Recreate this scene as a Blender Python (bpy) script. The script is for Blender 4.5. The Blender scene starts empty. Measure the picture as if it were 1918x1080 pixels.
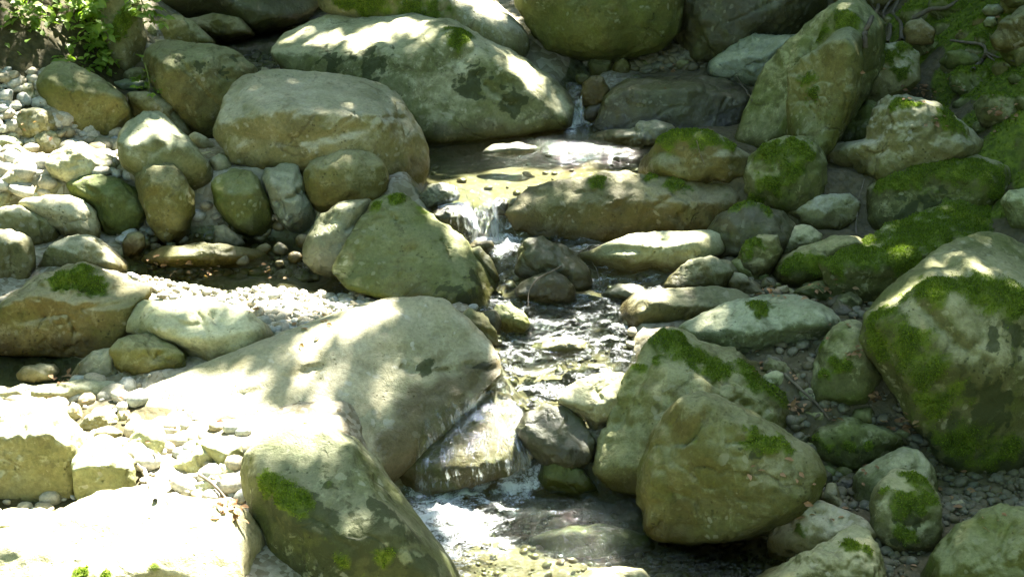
import bpy, bmesh, math, random
import numpy as np
from mathutils import Vector, Matrix, noise as mnoise
random.seed(7); rng = np.random.default_rng(7)
sc = bpy.context.scene
COL = sc.collection

# ------------------------------------------------------------------ camera
CAM_Z, PITCH, HFOV = 2.6, math.radians(20.0), math.radians(36.0)
cam_d = bpy.data.cameras.new("camera"); cam = bpy.data.objects.new("camera", cam_d); COL.objects.link(cam)
cam.location = (0, 0, CAM_Z); cam.rotation_euler = (math.radians(90) - PITCH, 0, 0)
cam_d.sensor_width = 36; cam_d.angle = HFOV; cam_d.clip_end = 500; cam_d.clip_start = 0.05
sc.camera = cam

# ------------------------------------------------------------------ sky, sun, exposure
SUN_EL, SUN_AZ = math.radians(54), math.radians(20)      # azimuth measured from +Y (up the stream) towards +X
wd = bpy.data.worlds.new("World"); sc.world = wd; wd.use_nodes = True
nt = wd.node_tree; bg = nt.nodes["Background"]
sky = nt.nodes.new("ShaderNodeTexSky"); sky.sky_type = 'NISHITA'; sky.sun_disc = False
sky.sun_elevation = SUN_EL; sky.sun_rotation = SUN_AZ
nt.links.new(sky.outputs[0], bg.inputs[0]); bg.inputs[1].default_value = 0.068
SUNV = Vector((math.sin(SUN_AZ) * math.cos(SUN_EL), math.cos(SUN_AZ) * math.cos(SUN_EL), math.sin(SUN_EL)))
sl = bpy.data.lights.new("sun", 'SUN'); sl.energy = 5.0; sl.angle = math.radians(0.6); sl.color = (1.0, 0.95, 0.86)
so = bpy.data.objects.new("sun", sl); COL.objects.link(so)
so.rotation_euler = SUNV.to_track_quat('Z', 'Y').to_euler(); so.location = (3, 10, 12)
sc.view_settings.view_transform = 'Standard'; sc.view_settings.look = 'None'
sc.view_settings.exposure = 3.8; sc.view_settings.gamma = 1.0
try:
    sc.render.engine = 'CYCLES'
    sc.cycles.use_denoising = True
    sc.cycles.max_bounces = 8; sc.cycles.transparent_max_bounces = 16
    sc.cycles.sample_clamp_indirect = 3.0; sc.cycles.sample_clamp_direct = 0.0
    sc.cycles.caustics_reflective = False; sc.cycles.caustics_refractive = False
except Exception:
    pass

# ------------------------------------------------------------------ maths helpers
FPX = 959.0 / math.tan(HFOV / 2)
CP, SP = math.cos(PITCH), math.sin(PITCH)
CAMP = np.array([0, 0, CAM_Z])
def ray(px, py):
    a = (px - 959.0) / FPX; b = -(py - 540.0) / FPX
    d = np.array([a, CP + b * SP, -SP + b * CP]); return d / np.linalg.norm(d)
def project(P):
    P = np.asarray(P, float) - CAMP
    f = P[..., 1] * CP - P[..., 2] * SP; u = P[..., 1] * SP + P[..., 2] * CP
    f = np.where(f < 0.05, 0.05, f)
    return 959.0 + FPX * P[..., 0] / f, 540.0 - FPX * u / f

_perm = rng.permutation(256); _perm = np.concatenate([_perm, _perm, _perm])
_grad = rng.normal(size=(256, 3)); _grad /= np.linalg.norm(_grad, axis=1)[:, None]
def perlin(P):
    P = np.asarray(P, float); i = np.floor(P).astype(int); f = P - i; i &= 255
    u = f * f * f * (f * (f * 6 - 15) + 10)
    out = np.zeros(len(P))
    for dx in (0, 1):
        wx = u[:, 0] if dx else 1 - u[:, 0]
        for dy in (0, 1):
            wy = u[:, 1] if dy else 1 - u[:, 1]
            for dz in (0, 1):
                wz = u[:, 2] if dz else 1 - u[:, 2]
                h = _perm[_perm[_perm[(i[:, 0] + dx) & 255] + ((i[:, 1] + dy) & 255)] + ((i[:, 2] + dz) & 255)]
                g = _grad[h]
                out += wx * wy * wz * (g[:, 0] * (f[:, 0] - dx) + g[:, 1] * (f[:, 1] - dy) + g[:, 2] * (f[:, 2] - dz))
    return out * 1.6
def fbm(P, octv=4, gain=0.5):
    s = 0; a = 1.0; P = np.asarray(P, float)
    for k in range(octv):
        s = s + a * perlin(P + 17.3 * k); P = P * 2.03; a *= gain
    return s
def p3(x, y, z=0.0):
    x, y = np.broadcast_arrays(np.asarray(x, float), np.asarray(y, float))
    return np.stack([x.ravel(), y.ravel(), np.full(x.size, z)], 1)
def sstep(a, b, x):
    t = np.clip((np.asarray(x, float) - a) / (b - a), 0, 1); return t * t * (3 - 2 * t)

# ------------------------------------------------------------------ the lie of the land
WY = [-60, 3.0, 5.02, 5.32, 5.7, 6.40, 6.64, 6.80, 7.78, 7.88, 8.25, 8.45, 9.2, 10.2, 14, 60]
WZ = [-4, -0.02, 0.0, 0.27, 0.31, 0.41, 0.42, 0.62, 0.63, 0.74, 0.78, 0.90, 0.95, 1.15, 2.0, 9.0]
def wl(y): return np.interp(y, WY, WZ)
def href(x, y):
    x = np.asarray(x, float); y = np.asarray(y, float)
    h = wl(y)
    x0 = np.interp(y, [3, 5.5, 6.6, 9, 20], [1.7, 1.85, 1.85, 1.85, 2.6]); sl_ = np.interp(y, [4.5, 6.5], [0.35, 0.95])
    a = np.maximum(0, x - x0); h = h + sl_ * (np.sqrt(a * a + 0.02) - 0.141) * (a > 0)
    xl = np.interp(y, [3, 6.8, 7.6, 9, 20], [-2.6, -2.4, -1.55, -1.65, -2.6]); sl2 = np.interp(y, [6, 8], [0.35, 0.85])
    b = np.maximum(0, xl - x); h = h + sl2 * (np.sqrt(b * b + 0.02) - 0.141) * (b > 0)
    h = h + 0.25 * sstep(-0.34, -0.62, x) * (1 - sstep(5.0, 5.3, y))
    h = h + 0.75 * np.maximum(0, y - 10.2) * (y < 90)
    far = np.maximum(0, np.abs(x) - 4); h = h + 0.15 * far
    h = h + 0.95 * np.clip(x - 3.0, 0, 6) + 0.35 * np.clip(-3.6 - x, 0, 5)  # out-of-view right slope raised to block sky light
    return h
def hit_ref(px, py):
    d = ray(px, py); t = np.linspace(3.5, 14, 2200)
    P = CAMP + t[:, None] * d
    k = np.argmax(P[:, 2] < href(P[:, 0], P[:, 1]))
    return P[k] if k else P[-1]

def in_poly(poly, X, Y):
    poly = np.asarray(poly, float); ins = np.zeros(np.shape(X), bool); j = len(poly) - 1
    for i in range(len(poly)):
        xi, yi = poly[i]; xj, yj = poly[j]
        if yi != yj:
            ins ^= ((yi > Y) != (yj > Y)) & (X < (xj - xi) * (Y - yi) / (yj - yi) + xi)
        j = i
    return ins
def dist_poly(poly, X, Y):
    poly = np.asarray(poly, float); best = np.full(np.shape(X), 1e9); n = len(poly)
    for i in range(n):
        a = poly[i]; b = poly[(i + 1) % n]; ab = b - a; L = (ab ** 2).sum() + 1e-9
        t = np.clip(((X - a[0]) * ab[0] + (Y - a[1]) * ab[1]) / L, 0, 1)
        best = np.minimum(best, np.hypot(X - a[0] - t * ab[0], Y - a[1] - t * ab[1]))
    return best

# ------------------------------------------------------------------ object helpers
def mesh_obj(name, V, F, mat=None, parent=None, smooth=True, loc=None, attrs=None):
    V = np.asarray(V, float)
    if loc is not None: V = V - np.asarray(loc)
    me = bpy.data.meshes.new(name)
    F = np.asarray(F); nv = F.shape[1]
    me.vertices.add(len(V)); me.vertices.foreach_set("co", V.astype(np.float32).ravel())
    me.loops.add(F.size); me.loops.foreach_set("vertex_index", F.astype(np.int32).ravel())
    me.polygons.add(len(F)); me.polygons.foreach_set("loop_start", np.arange(0, F.size, nv, dtype=np.int32))
    try: me.polygons.foreach_set("loop_total", np.full(len(F), nv, dtype=np.int32))
    except Exception: pass
    me.update(calc_edges=True)
    me.polygons.foreach_set("use_smooth", np.full(len(F), smooth))
    for k, v in (attrs or {}).items():
        a = me.attributes.new(k, 'FLOAT', 'POINT'); a.data.foreach_set("value", np.asarray(v, np.float32))
    if mat: me.materials.append(mat)
    o = bpy.data.objects.new(name, me); COL.objects.link(o)
    if loc is not None: o.location = loc
    if parent: o.parent = parent
    return o
def tag(o, label=None, cat=None, group=None, kind=None):
    if label: o['label'] = label
    if cat: o['category'] = cat
    if group: o['group'] = group
    if kind: o['kind'] = kind
    return o
def empty(name, loc):
    o = bpy.data.objects.new(name, None); COL.objects.link(o); o.location = loc; o.empty_display_size = .1; return o
def tube(pts, radii, sides=6):
    pts = np.asarray(pts, float); n = len(pts); V = []; F = []
    T = np.gradient(pts, axis=0); up = np.array([0.13, 0.21, 0.97])
    for i in range(n):
        t = T[i] / (np.linalg.norm(T[i]) + 1e-9); a = np.cross(t, up); a /= np.linalg.norm(a) + 1e-9; b = np.cross(t, a)
        for k in range(sides):
            an = 2 * math.pi * k / sides; V.append(pts[i] + radii[i] * (math.cos(an) * a + math.sin(an) * b))
    for i in range(n - 1):
        for k in range(sides):
            k2 = (k + 1) % sides; F.append((i * sides + k, i * sides + k2, (i + 1) * sides + k2, (i + 1) * sides + k))
    return np.array(V), np.array(F)
def join(parts):
    V = []; F = []; o = 0
    for v, f in parts: V.append(v); F.append(np.asarray(f) + o); o += len(v)
    return np.concatenate(V), np.concatenate(F)
def spline(pts, n):
    pts = np.asarray(pts, float); m = len(pts); out = []
    for s in np.linspace(0, m - 1 - 1e-6, n):
        i = int(s); t = s - i
        p0 = pts[max(i - 1, 0)]; p1 = pts[i]; p2 = pts[min(i + 1, m - 1)]; p3_ = pts[min(i + 2, m - 1)]
        out.append(0.5 * ((2 * p1) + (-p0 + p2) * t + (2 * p0 - 5 * p1 + 4 * p2 - p3_) * t * t + (-p0 + 3 * p1 - 3 * p2 + p3_) * t ** 3))
    return np.array(out)

# ------------------------------------------------------------------ materials
class NT:
    def __init__(s, name):
        s.m = bpy.data.materials.new(name); s.m.use_nodes = True; s.t = s.m.node_tree; s.t.nodes.clear()
        s.out = s.n('ShaderNodeOutputMaterial')
    def n(s, ty, **kw):
        nd = s.t.nodes.new(ty)
        for k, v in kw.items(): setattr(nd, k, v)
        return nd
    def l(s, a, b): s.t.links.new(a, b)
    def noise(s, vec, scale, detail=4, rough=.55, dist=0.0):
        nd = s.n('ShaderNodeTexNoise'); nd.inputs['Scale'].default_value = scale; nd.inputs['Detail'].default_value = detail
        nd.inputs['Roughness'].default_value = rough; nd.inputs['Distortion'].default_value = dist; s.l(vec, nd.inputs['Vector']); return nd.outputs['Fac']
    def ramp(s, fac, a, b):
        nd = s.n('ShaderNodeMapRange'); nd.interpolation_type = 'SMOOTHSTEP'
        nd.inputs['From Min'].default_value = a; nd.inputs['From Max'].default_value = b; s.l(fac, nd.inputs['Value']); return nd.outputs['Result']
    def math(s, op, a, b=None, clamp=False):
        nd = s.n('ShaderNodeMath', operation=op); nd.use_clamp = clamp
        for i, v in enumerate((a, b)):
            if v is None: continue
            if isinstance(v, (int, float)): nd.inputs[i].default_value = v
            else: s.l(v, nd.inputs[i])
        return nd.outputs[0]
    def mix(s, fac, a, b, mode='MIX'):
        nd = s.n('ShaderNodeMix', data_type='RGBA', blend_type=mode)
        for sock, v in ((nd.inputs[0], fac), (nd.inputs[6], a), (nd.inputs[7], b)):
            if isinstance(v, (int, float)): sock.default_value = v
            elif isinstance(v, tuple): sock.default_value = (*v, 1)
            else: s.l(v, sock)
        return nd.outputs[2]
    def attr(s, name):
        nd = s.n('ShaderNodeAttribute'); nd.attribute_name = name; return nd.outputs['Fac']
    def bump(s, h, strength, distance, normal=None):
        nd = s.n('ShaderNodeBump'); nd.inputs['Strength'].default_value = strength; nd.inputs['Distance'].default_value = distance
        s.l(h, nd.inputs['Height'])
        if normal: s.l(normal, nd.inputs['Normal'])
        return nd.outputs[0]
    def vecmix(s, vec, scale):
        nd = s.n('ShaderNodeVectorMath', operation='MULTIPLY'); s.l(vec, nd.inputs[0]); nd.inputs[1].default_value = scale; return nd.outputs[0]

MOSS_A, MOSS_B = (0.115, 0.155, 0.014), (0.045, 0.068, 0.008)
def rock_mat(name, c1, c2, stain, top, topf=0.5, stainf=0.5, lichenf=0.35, lichen=(0.36, 0.38, 0.31), rough=0.75, algae=0.3, spec=0.25, blotf=0.35, crackf=0.45):
    m = NT(name); g = m.n('ShaderNodeTexCoord'); oi = m.n('ShaderNodeObjectInfo')
    mul = m.n('ShaderNodeVectorMath', operation='SCALE'); mul.inputs[0].default_value = (37.0, 91.0, 53.0); m.l(oi.outputs['Random'], mul.inputs['Scale'])
    add = m.n('ShaderNodeVectorMath', operation='ADD'); m.l(g.outputs['Object'], add.inputs[0]); m.l(mul.outputs[0], add.inputs[1]); v = add.outputs[0]
    geo = m.n('ShaderNodeNewGeometry'); sx = m.n('ShaderNodeSeparateXYZ'); m.l(geo.outputs['Normal'], sx.inputs[0])
    n1 = m.noise(v, 3.6, 6, .68, .5); n2 = m.noise(v, 12, 7, .70, .7); n3 = m.noise(v, 70, 4, .7); n4 = m.noise(v, 190, 2, .6)
    col = m.mix(m.ramp(n1, .36, .64), c1, c2)
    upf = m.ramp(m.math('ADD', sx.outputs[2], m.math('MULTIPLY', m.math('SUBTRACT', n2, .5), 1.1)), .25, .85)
    col = m.mix(m.math('MULTIPLY', upf, topf), col, top)  # upward faces paler: weathering, plus skylight on the tops put into the colour
    n5 = m.noise(v, 5.5, 5, .62, .8)
    col = m.mix(m.math('MULTIPLY', m.ramp(n5, .52, .70), stainf), col, stain)
    li = m.math('MULTIPLY', m.ramp(m.math('ADD', n2, m.math('MULTIPLY', m.math('SUBTRACT', n3, .5), .25)), .56, .62), lichenf)
    col = m.mix(li, col, lichen)
    n6 = m.noise(v, 4.3, 4, .6, .5)
    col = m.mix(m.math('MULTIPLY', m.ramp(n6, .45, .66), algae), col, (0.085, 0.105, 0.018))
    hr = m.n('ShaderNodeValToRGB'); m.l(oi.outputs['Random'], hr.inputs[0]); e_ = hr.color_ramp.elements; e_[0].color = (1.0, .98, .84, 1); e_[1].color = (.86, .97, .94, 1)
    for ps, cc in ((.3, (.92, 1.02, .84)), (.55, (1.03, 1.04, .96)), (.8, (.99, .94, .80))): el = e_.new(ps); el.color = (*cc, 1)
    col = m.mix(1.0, col, hr.outputs[0], 'MULTIPLY')
    n8 = m.noise(v, 1.7, 3, .6, 1.0); col = m.mix(1.0, col, m.mix(m.ramp(n8, .35, .65), (.74, .76, .66), (1.16, 1.14, 1.14)), 'MULTIPLY')
    # grain and dark pits
    col = m.mix(1.0, col, m.mix(m.ramp(n3, .25, .75), (.80, .80, .77), (1.17, 1.17, 1.15)), 'MULTIPLY')
    col = m.mix(m.math('MULTIPLY', m.ramp(n4, .60, .72), .5), col, m.mix(1.0, col, (.45, .43, .38), 'MULTIPLY'))
    vw = m.n('ShaderNodeVectorMath', operation='ADD'); m.l(v, vw.inputs[0]); nc = m.n('ShaderNodeTexNoise'); nc.inputs['Scale'].default_value = 7; nc.inputs['Detail'].default_value = 5; m.l(v, nc.inputs['Vector'])
    sc_ = m.n('ShaderNodeVectorMath', operation='SCALE'); m.l(nc.outputs['Color'], sc_.inputs[0]); sc_.inputs['Scale'].default_value = .16; m.l(sc_.outputs[0], vw.inputs[1])
    ve = m.n('ShaderNodeTexVoronoi'); ve.feature = 'DISTANCE_TO_EDGE'; ve.inputs['Scale'].default_value = 3.0; m.l(vw.outputs[0], ve.inputs['Vector'])
    crk = m.math('MULTIPLY', m.math('SUBTRACT', 1.0, m.ramp(ve.outputs['Distance'], .004, .028)), m.ramp(n1, .48, .60))
    col = m.mix(m.math('MULTIPLY', crk, crackf), col, m.mix(1.0, col, (.28, .26, .20), 'MULTIPLY'))
    vs_ = m.n('ShaderNodeTexVoronoi'); vs_.inputs['Scale'].default_value = 22; m.l(vw.outputs[0], vs_.inputs['Vector'])
    spot = m.math('MULTIPLY', m.math('SUBTRACT', 1.0, m.ramp(vs_.outputs['Distance'], .22, .30)), m.ramp(m.noise(v, 6, 3), .50, .60))
    col = m.mix(m.math('MULTIPLY', spot, .55), col, lichen)
    vp = m.n('ShaderNodeTexVoronoi'); vp.inputs['Scale'].default_value = 46; m.l(v, vp.inputs['Vector'])
    pit = m.math('MULTIPLY', m.math('SUBTRACT', 1.0, m.ramp(vp.outputs['Distance'], .12, .24)), m.ramp(m.noise(v, 8, 3), .52, .62))
    col = m.mix(m.math('MULTIPLY', pit, .65), col, m.mix(1.0, col, (.35, .33, .25), 'MULTIPLY'))
    n7 = m.noise(v, 26, 4, .6, .3)
    col = m.mix(m.math('MULTIPLY', m.ramp(n7, .60, .68), blotf), col, (.035, .040, .012))
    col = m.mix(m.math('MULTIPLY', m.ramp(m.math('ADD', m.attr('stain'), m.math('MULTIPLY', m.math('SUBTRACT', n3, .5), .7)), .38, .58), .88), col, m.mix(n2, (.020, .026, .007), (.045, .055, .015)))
    moss = m.ramp(m.math('ADD', m.attr('moss'), m.math('MULTIPLY', m.math('SUBTRACT', n3, .5), .8)), .22, .72)
    mc = m.mix(m.ramp(n2, .35, .65), MOSS_A, MOSS_B)
    col = m.mix(moss, col, mc)
    wet = m.attr('wet')
    wcol = m.mix(1.0, col, (.40, .36, .28), 'MULTIPLY')
    col = m.mix(wet, col, wcol)
    b = m.n('ShaderNodeBsdfPrincipled'); m.l(col, b.inputs['Base Color'])
    r = m.math('SUBTRACT', rough, m.math('MULTIPLY', wet, rough - 0.34)); r = m.math('ADD', r, m.math('MULTIPLY', moss, .25), True)
    m.l(r, b.inputs['Roughness']); b.inputs['Specular IOR Level'].default_value = spec
    hgt = m.math('ADD', m.math('MULTIPLY', n2, 1.0), m.math('MULTIPLY', n3, .22)); hgt = m.math('ADD', hgt, m.math('MULTIPLY', n4, .10))
    hgt = m.math('SUBTRACT', hgt, m.math('MULTIPLY', crk, .6 * crackf)); hgt = m.math('SUBTRACT', hgt, m.math('MULTIPLY', pit, .35))
    m.l(m.bump(hgt, .8, .016), b.inputs['Normal'])
    m.l(b.outputs[0], m.out.inputs[0]); return m.m
M = {}
def make_rock_mats():
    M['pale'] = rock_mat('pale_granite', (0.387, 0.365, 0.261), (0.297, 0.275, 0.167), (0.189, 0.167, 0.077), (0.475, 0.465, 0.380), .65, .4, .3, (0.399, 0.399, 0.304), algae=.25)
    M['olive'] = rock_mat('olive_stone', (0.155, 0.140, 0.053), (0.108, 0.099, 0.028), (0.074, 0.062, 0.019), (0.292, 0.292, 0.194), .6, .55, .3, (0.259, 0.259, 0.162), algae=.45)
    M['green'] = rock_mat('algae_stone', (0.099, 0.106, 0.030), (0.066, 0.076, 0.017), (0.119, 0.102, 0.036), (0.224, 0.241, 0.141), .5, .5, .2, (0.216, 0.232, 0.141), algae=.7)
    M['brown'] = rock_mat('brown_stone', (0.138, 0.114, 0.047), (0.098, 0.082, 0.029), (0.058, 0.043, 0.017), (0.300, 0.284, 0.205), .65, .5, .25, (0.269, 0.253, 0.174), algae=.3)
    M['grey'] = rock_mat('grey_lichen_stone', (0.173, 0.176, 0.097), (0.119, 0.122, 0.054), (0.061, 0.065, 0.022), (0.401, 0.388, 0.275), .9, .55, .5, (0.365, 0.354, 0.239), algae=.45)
    M['mossy'] = rock_mat('shade_dark_mossy_stone', (.135, .132, .062), (.085, .09, .032), (.040, .046, .014), (0.318, 0.314, 0.193), .75, .6, .5, (0.307, 0.304, 0.185), algae=.75)  # algae tint, plus the right bank's deep shade put into the base colour
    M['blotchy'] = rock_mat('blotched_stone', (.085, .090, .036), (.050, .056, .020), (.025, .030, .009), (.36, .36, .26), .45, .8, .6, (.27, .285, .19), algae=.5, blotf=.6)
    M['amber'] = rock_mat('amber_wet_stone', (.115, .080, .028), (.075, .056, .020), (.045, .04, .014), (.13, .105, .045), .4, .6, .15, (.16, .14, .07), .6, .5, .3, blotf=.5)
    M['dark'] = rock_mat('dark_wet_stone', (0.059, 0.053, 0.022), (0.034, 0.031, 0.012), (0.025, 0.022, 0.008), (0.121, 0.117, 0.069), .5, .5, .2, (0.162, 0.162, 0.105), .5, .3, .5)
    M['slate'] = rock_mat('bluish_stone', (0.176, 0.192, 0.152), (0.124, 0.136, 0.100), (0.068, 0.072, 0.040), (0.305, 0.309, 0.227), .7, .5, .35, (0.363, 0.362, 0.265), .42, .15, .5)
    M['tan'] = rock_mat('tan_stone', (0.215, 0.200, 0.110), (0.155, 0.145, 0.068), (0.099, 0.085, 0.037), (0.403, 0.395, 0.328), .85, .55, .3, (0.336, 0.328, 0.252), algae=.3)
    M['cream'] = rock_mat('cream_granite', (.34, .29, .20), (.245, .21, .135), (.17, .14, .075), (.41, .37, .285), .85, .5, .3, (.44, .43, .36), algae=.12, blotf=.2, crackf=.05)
make_rock_mats()

def ground_mat():
    m = NT('bed_gravel'); g = m.n('ShaderNodeNewGeometry'); v = g.outputs['Position']
    vo = m.n('ShaderNodeTexVoronoi'); vo.inputs['Scale'].default_value = 24; m.l(v, vo.inputs['Vector'])
    vo2 = m.n('ShaderNodeTexVoronoi'); vo2.inputs['Scale'].default_value = 60; m.l(v, vo2.inputs['Vector'])
    hs = m.n('ShaderNodeSeparateColor'); m.l(vo.outputs['Color'], hs.inputs[0])
    hs2 = m.n('ShaderNodeSeparateColor'); m.l(vo2.outputs['Color'], hs2.inputs[0])
    n1 = m.noise(v, 2.0, 5, .6); n2 = m.noise(v, 30, 5, .65)
    c = m.mix(hs.outputs[0], (.13, .115, .06), (.30, .28, .20)); c2 = m.mix(hs2.outputs[1], (.14, .12, .07), (.33, .31, .24))
    col = m.mix(m.ramp(n1, .42, .58), c, c2)
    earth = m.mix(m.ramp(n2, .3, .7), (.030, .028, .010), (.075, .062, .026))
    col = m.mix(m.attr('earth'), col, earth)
    mossf = m.ramp(m.math('ADD', m.attr('moss'), m.math('MULTIPLY', m.math('SUBTRACT', n2, .5), .5)), .35, .6)
    col = m.mix(mossf, col, m.mix(m.ramp(n2, .35, .65), MOSS_A, MOSS_B))
    wet = m.attr('wet'); col = m.mix(wet, col, m.mix(.75, col, m.mix(m.ramp(m.noise(m.vecmix(v, (1, 3.2, 1)), 5, 5, .7, .8), .38, .62), (.105, .078, .033), (.055, .051, .024))))  # stretched streaks paint ripple caustics into the wet bed colour
    b = m.n('ShaderNodeBsdfPrincipled'); m.l(col, b.inputs['Base Color']); b.inputs['Roughness'].default_value = .8; b.inputs['Specular IOR Level'].default_value = .2
    h = m.math('ADD', m.math('MULTIPLY', m.math('SUBTRACT', 1.0, vo.outputs['Distance']), .6), m.math('MULTIPLY', n2, .6))
    m.l(m.bump(h, .8, .02), b.inputs['Normal']); m.l(b.outputs[0], m.out.inputs[0]); return m.m
def pebble_mat():
    m = NT('pebbles'); g = m.n('ShaderNodeNewGeometry'); v = g.outputs['Position']
    rp = g.outputs['Random Per Island']
    cr = m.n('ShaderNodeValToRGB'); m.l(rp, cr.inputs[0]); e = cr.color_ramp.elements
    e[0].color = (.30, .28, .21, 1); e[1].color = (.36, .36, .32, 1)
    for p, c in ((.2, (.22, .19, .11)), (.4, (.40, .39, .34)), (.6, (.27, .29, .26)), (.8, (.33, .29, .20))):
        el = e.new(p); el.color = (*c, 1)
    n = m.noise(v, 90, 4, .65)
    col = m.mix(1.0, cr.outputs[0], m.mix(m.ramp(n, .3, .7), (.7, .7, .68), (1.15, 1.15, 1.12)), 'MULTIPLY')
    wet = m.attr('wet'); col = m.mix(m.attr('dirt_shade'), col, m.mix(1.0, col, (.26, .25, .15), 'MULTIPLY')); col = m.mix(wet, col, m.mix(1.0, col, (.36, .33, .17), 'MULTIPLY'))
    b = m.n('ShaderNodeBsdfPrincipled'); m.l(col, b.inputs['Base Color'])
    m.l(m.math('SUBTRACT', .75, m.math('MULTIPLY', wet, .45)), b.inputs['Roughness'])
    m.l(m.bump(n, .4, .006), b.inputs['Normal']); m.l(b.outputs[0], m.out.inputs[0]); return m.m
def leaf_mat(name, c1, c2, trans=.5, rough=.5):
    m = NT(name); g = m.n('ShaderNodeNewGeometry')
    col = m.mix(g.outputs['Random Per Island'], c1, c2)
    d = m.n('ShaderNodeBsdfPrincipled'); m.l(col, d.inputs['Base Color']); d.inputs['Roughness'].default_value = rough; d.inputs['Specular IOR Level'].default_value = .3
    t = m.n('ShaderNodeBsdfTranslucent'); m.l(m.mix(1.0, col, (1.3, 1.5, .7), 'MULTIPLY'), t.inputs[0])
    mx = m.n('ShaderNodeMixShader'); mx.inputs[0].default_value = trans; m.l(d.outputs[0], mx.inputs[1]); m.l(t.outputs[0], mx.inputs[2])
    m.l(mx.outputs[0], m.out.inputs[0]); return m.m
def wood_mat(name, c1, c2, scale=40):
    m = NT(name); g = m.n('ShaderNodeTexCoord'); v = g.outputs['Object']
    n = m.noise(v, scale, 5, .65, .5); n2 = m.noise(v, scale * .2, 3)
    col = m.mix(m.ramp(n, .3, .7), c1, c2); col = m.mix(m.math('MULTIPLY', m.ramp(n2, .5, .7), .4), col, (.06, .07, .02))
    b = m.n('ShaderNodeBsdfPrincipled'); m.l(col, b.inputs['Base Color']); b.inputs['Roughness'].default_value = .85
    m.l(m.bump(n, .6, .006), b.inputs['Normal']); m.l(b.outputs[0], m.out.inputs[0]); return m.m
def water_mat():
    m = NT('stream_water'); g = m.n('ShaderNodeNewGeometry'); v = g.outputs['Position']
    rip = m.attr('rip'); foam = m.attr('foam')
    vs = m.vecmix(v, (.62, 1.35, 1.0))
    n1 = m.noise(vs, 9, 3, .5, .8); n2 = m.noise(vs, 30, 3, .55, 1.0); n3 = m.noise(vs, 100, 2, .5, .4)
    h = m.math('ADD', m.math('MULTIPLY', n1, .6), m.math('MULTIPLY', n2, .55)); h = m.math('ADD', h, m.math('MULTIPLY', n3, .42))
    h = m.math('MULTIPLY', h, m.math('ADD', .10, rip))
    nrm = m.bump(h, 1.0, .040)
    fr = m.n('ShaderNodeFresnel'); fr.inputs['IOR'].default_value = 1.33; m.l(m.bump(h, 1.0, .008), fr.inputs['Normal'])
    gl = m.n('ShaderNodeBsdfGlossy'); gl.inputs['Roughness'].default_value = .055; gl.inputs[0].default_value = (.92, 1.0, .86, 1); m.l(nrm, gl.inputs['Normal'])
    tr = m.n('ShaderNodeBsdfTransparent'); tr.inputs[0].default_value = (.74, .78, .66, 1)
    mx = m.n('ShaderNodeMixShader'); m.l(m.math('ADD', fr.outputs[0], .0, True), mx.inputs[0]); m.l(tr.outputs[0], mx.inputs[1]); m.l(gl.outputs[0], mx.inputs[2])
    f3 = m.noise(m.vecmix(v, (1, 1, 1)), 60, 5, .75, 1.5); f2 = m.noise(vs, 14, 4, .6, 1.0)
    ff = m.math('ADD', foam, m.math('MULTIPLY', m.math('SUBTRACT', f3, .5), 1.2)); ff = m.math('ADD', ff, m.math('MULTIPLY', m.math('SUBTRACT', f2, .5), 1.5))
    ff = m.math('MULTIPLY', m.ramp(ff, .42, .95), m.ramp(foam, .02, .2))
    fo = m.n('ShaderNodeBsdfPrincipled'); fo.inputs['Base Color'].default_value = (.78, .82, .82, 1); fo.inputs['Roughness'].default_value = .35
    m.l(m.bump(f3, .8, .02), fo.inputs['Normal'])
    m2 = m.n('ShaderNodeMixShader'); m.l(m.math('MULTIPLY', ff, .93), m2.inputs[0]); m.l(mx.outputs[0], m2.inputs[1]); m.l(fo.outputs[0], m2.inputs[2])
    m.l(m2.outputs[0], m.out.inputs[0]); return m.m
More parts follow.
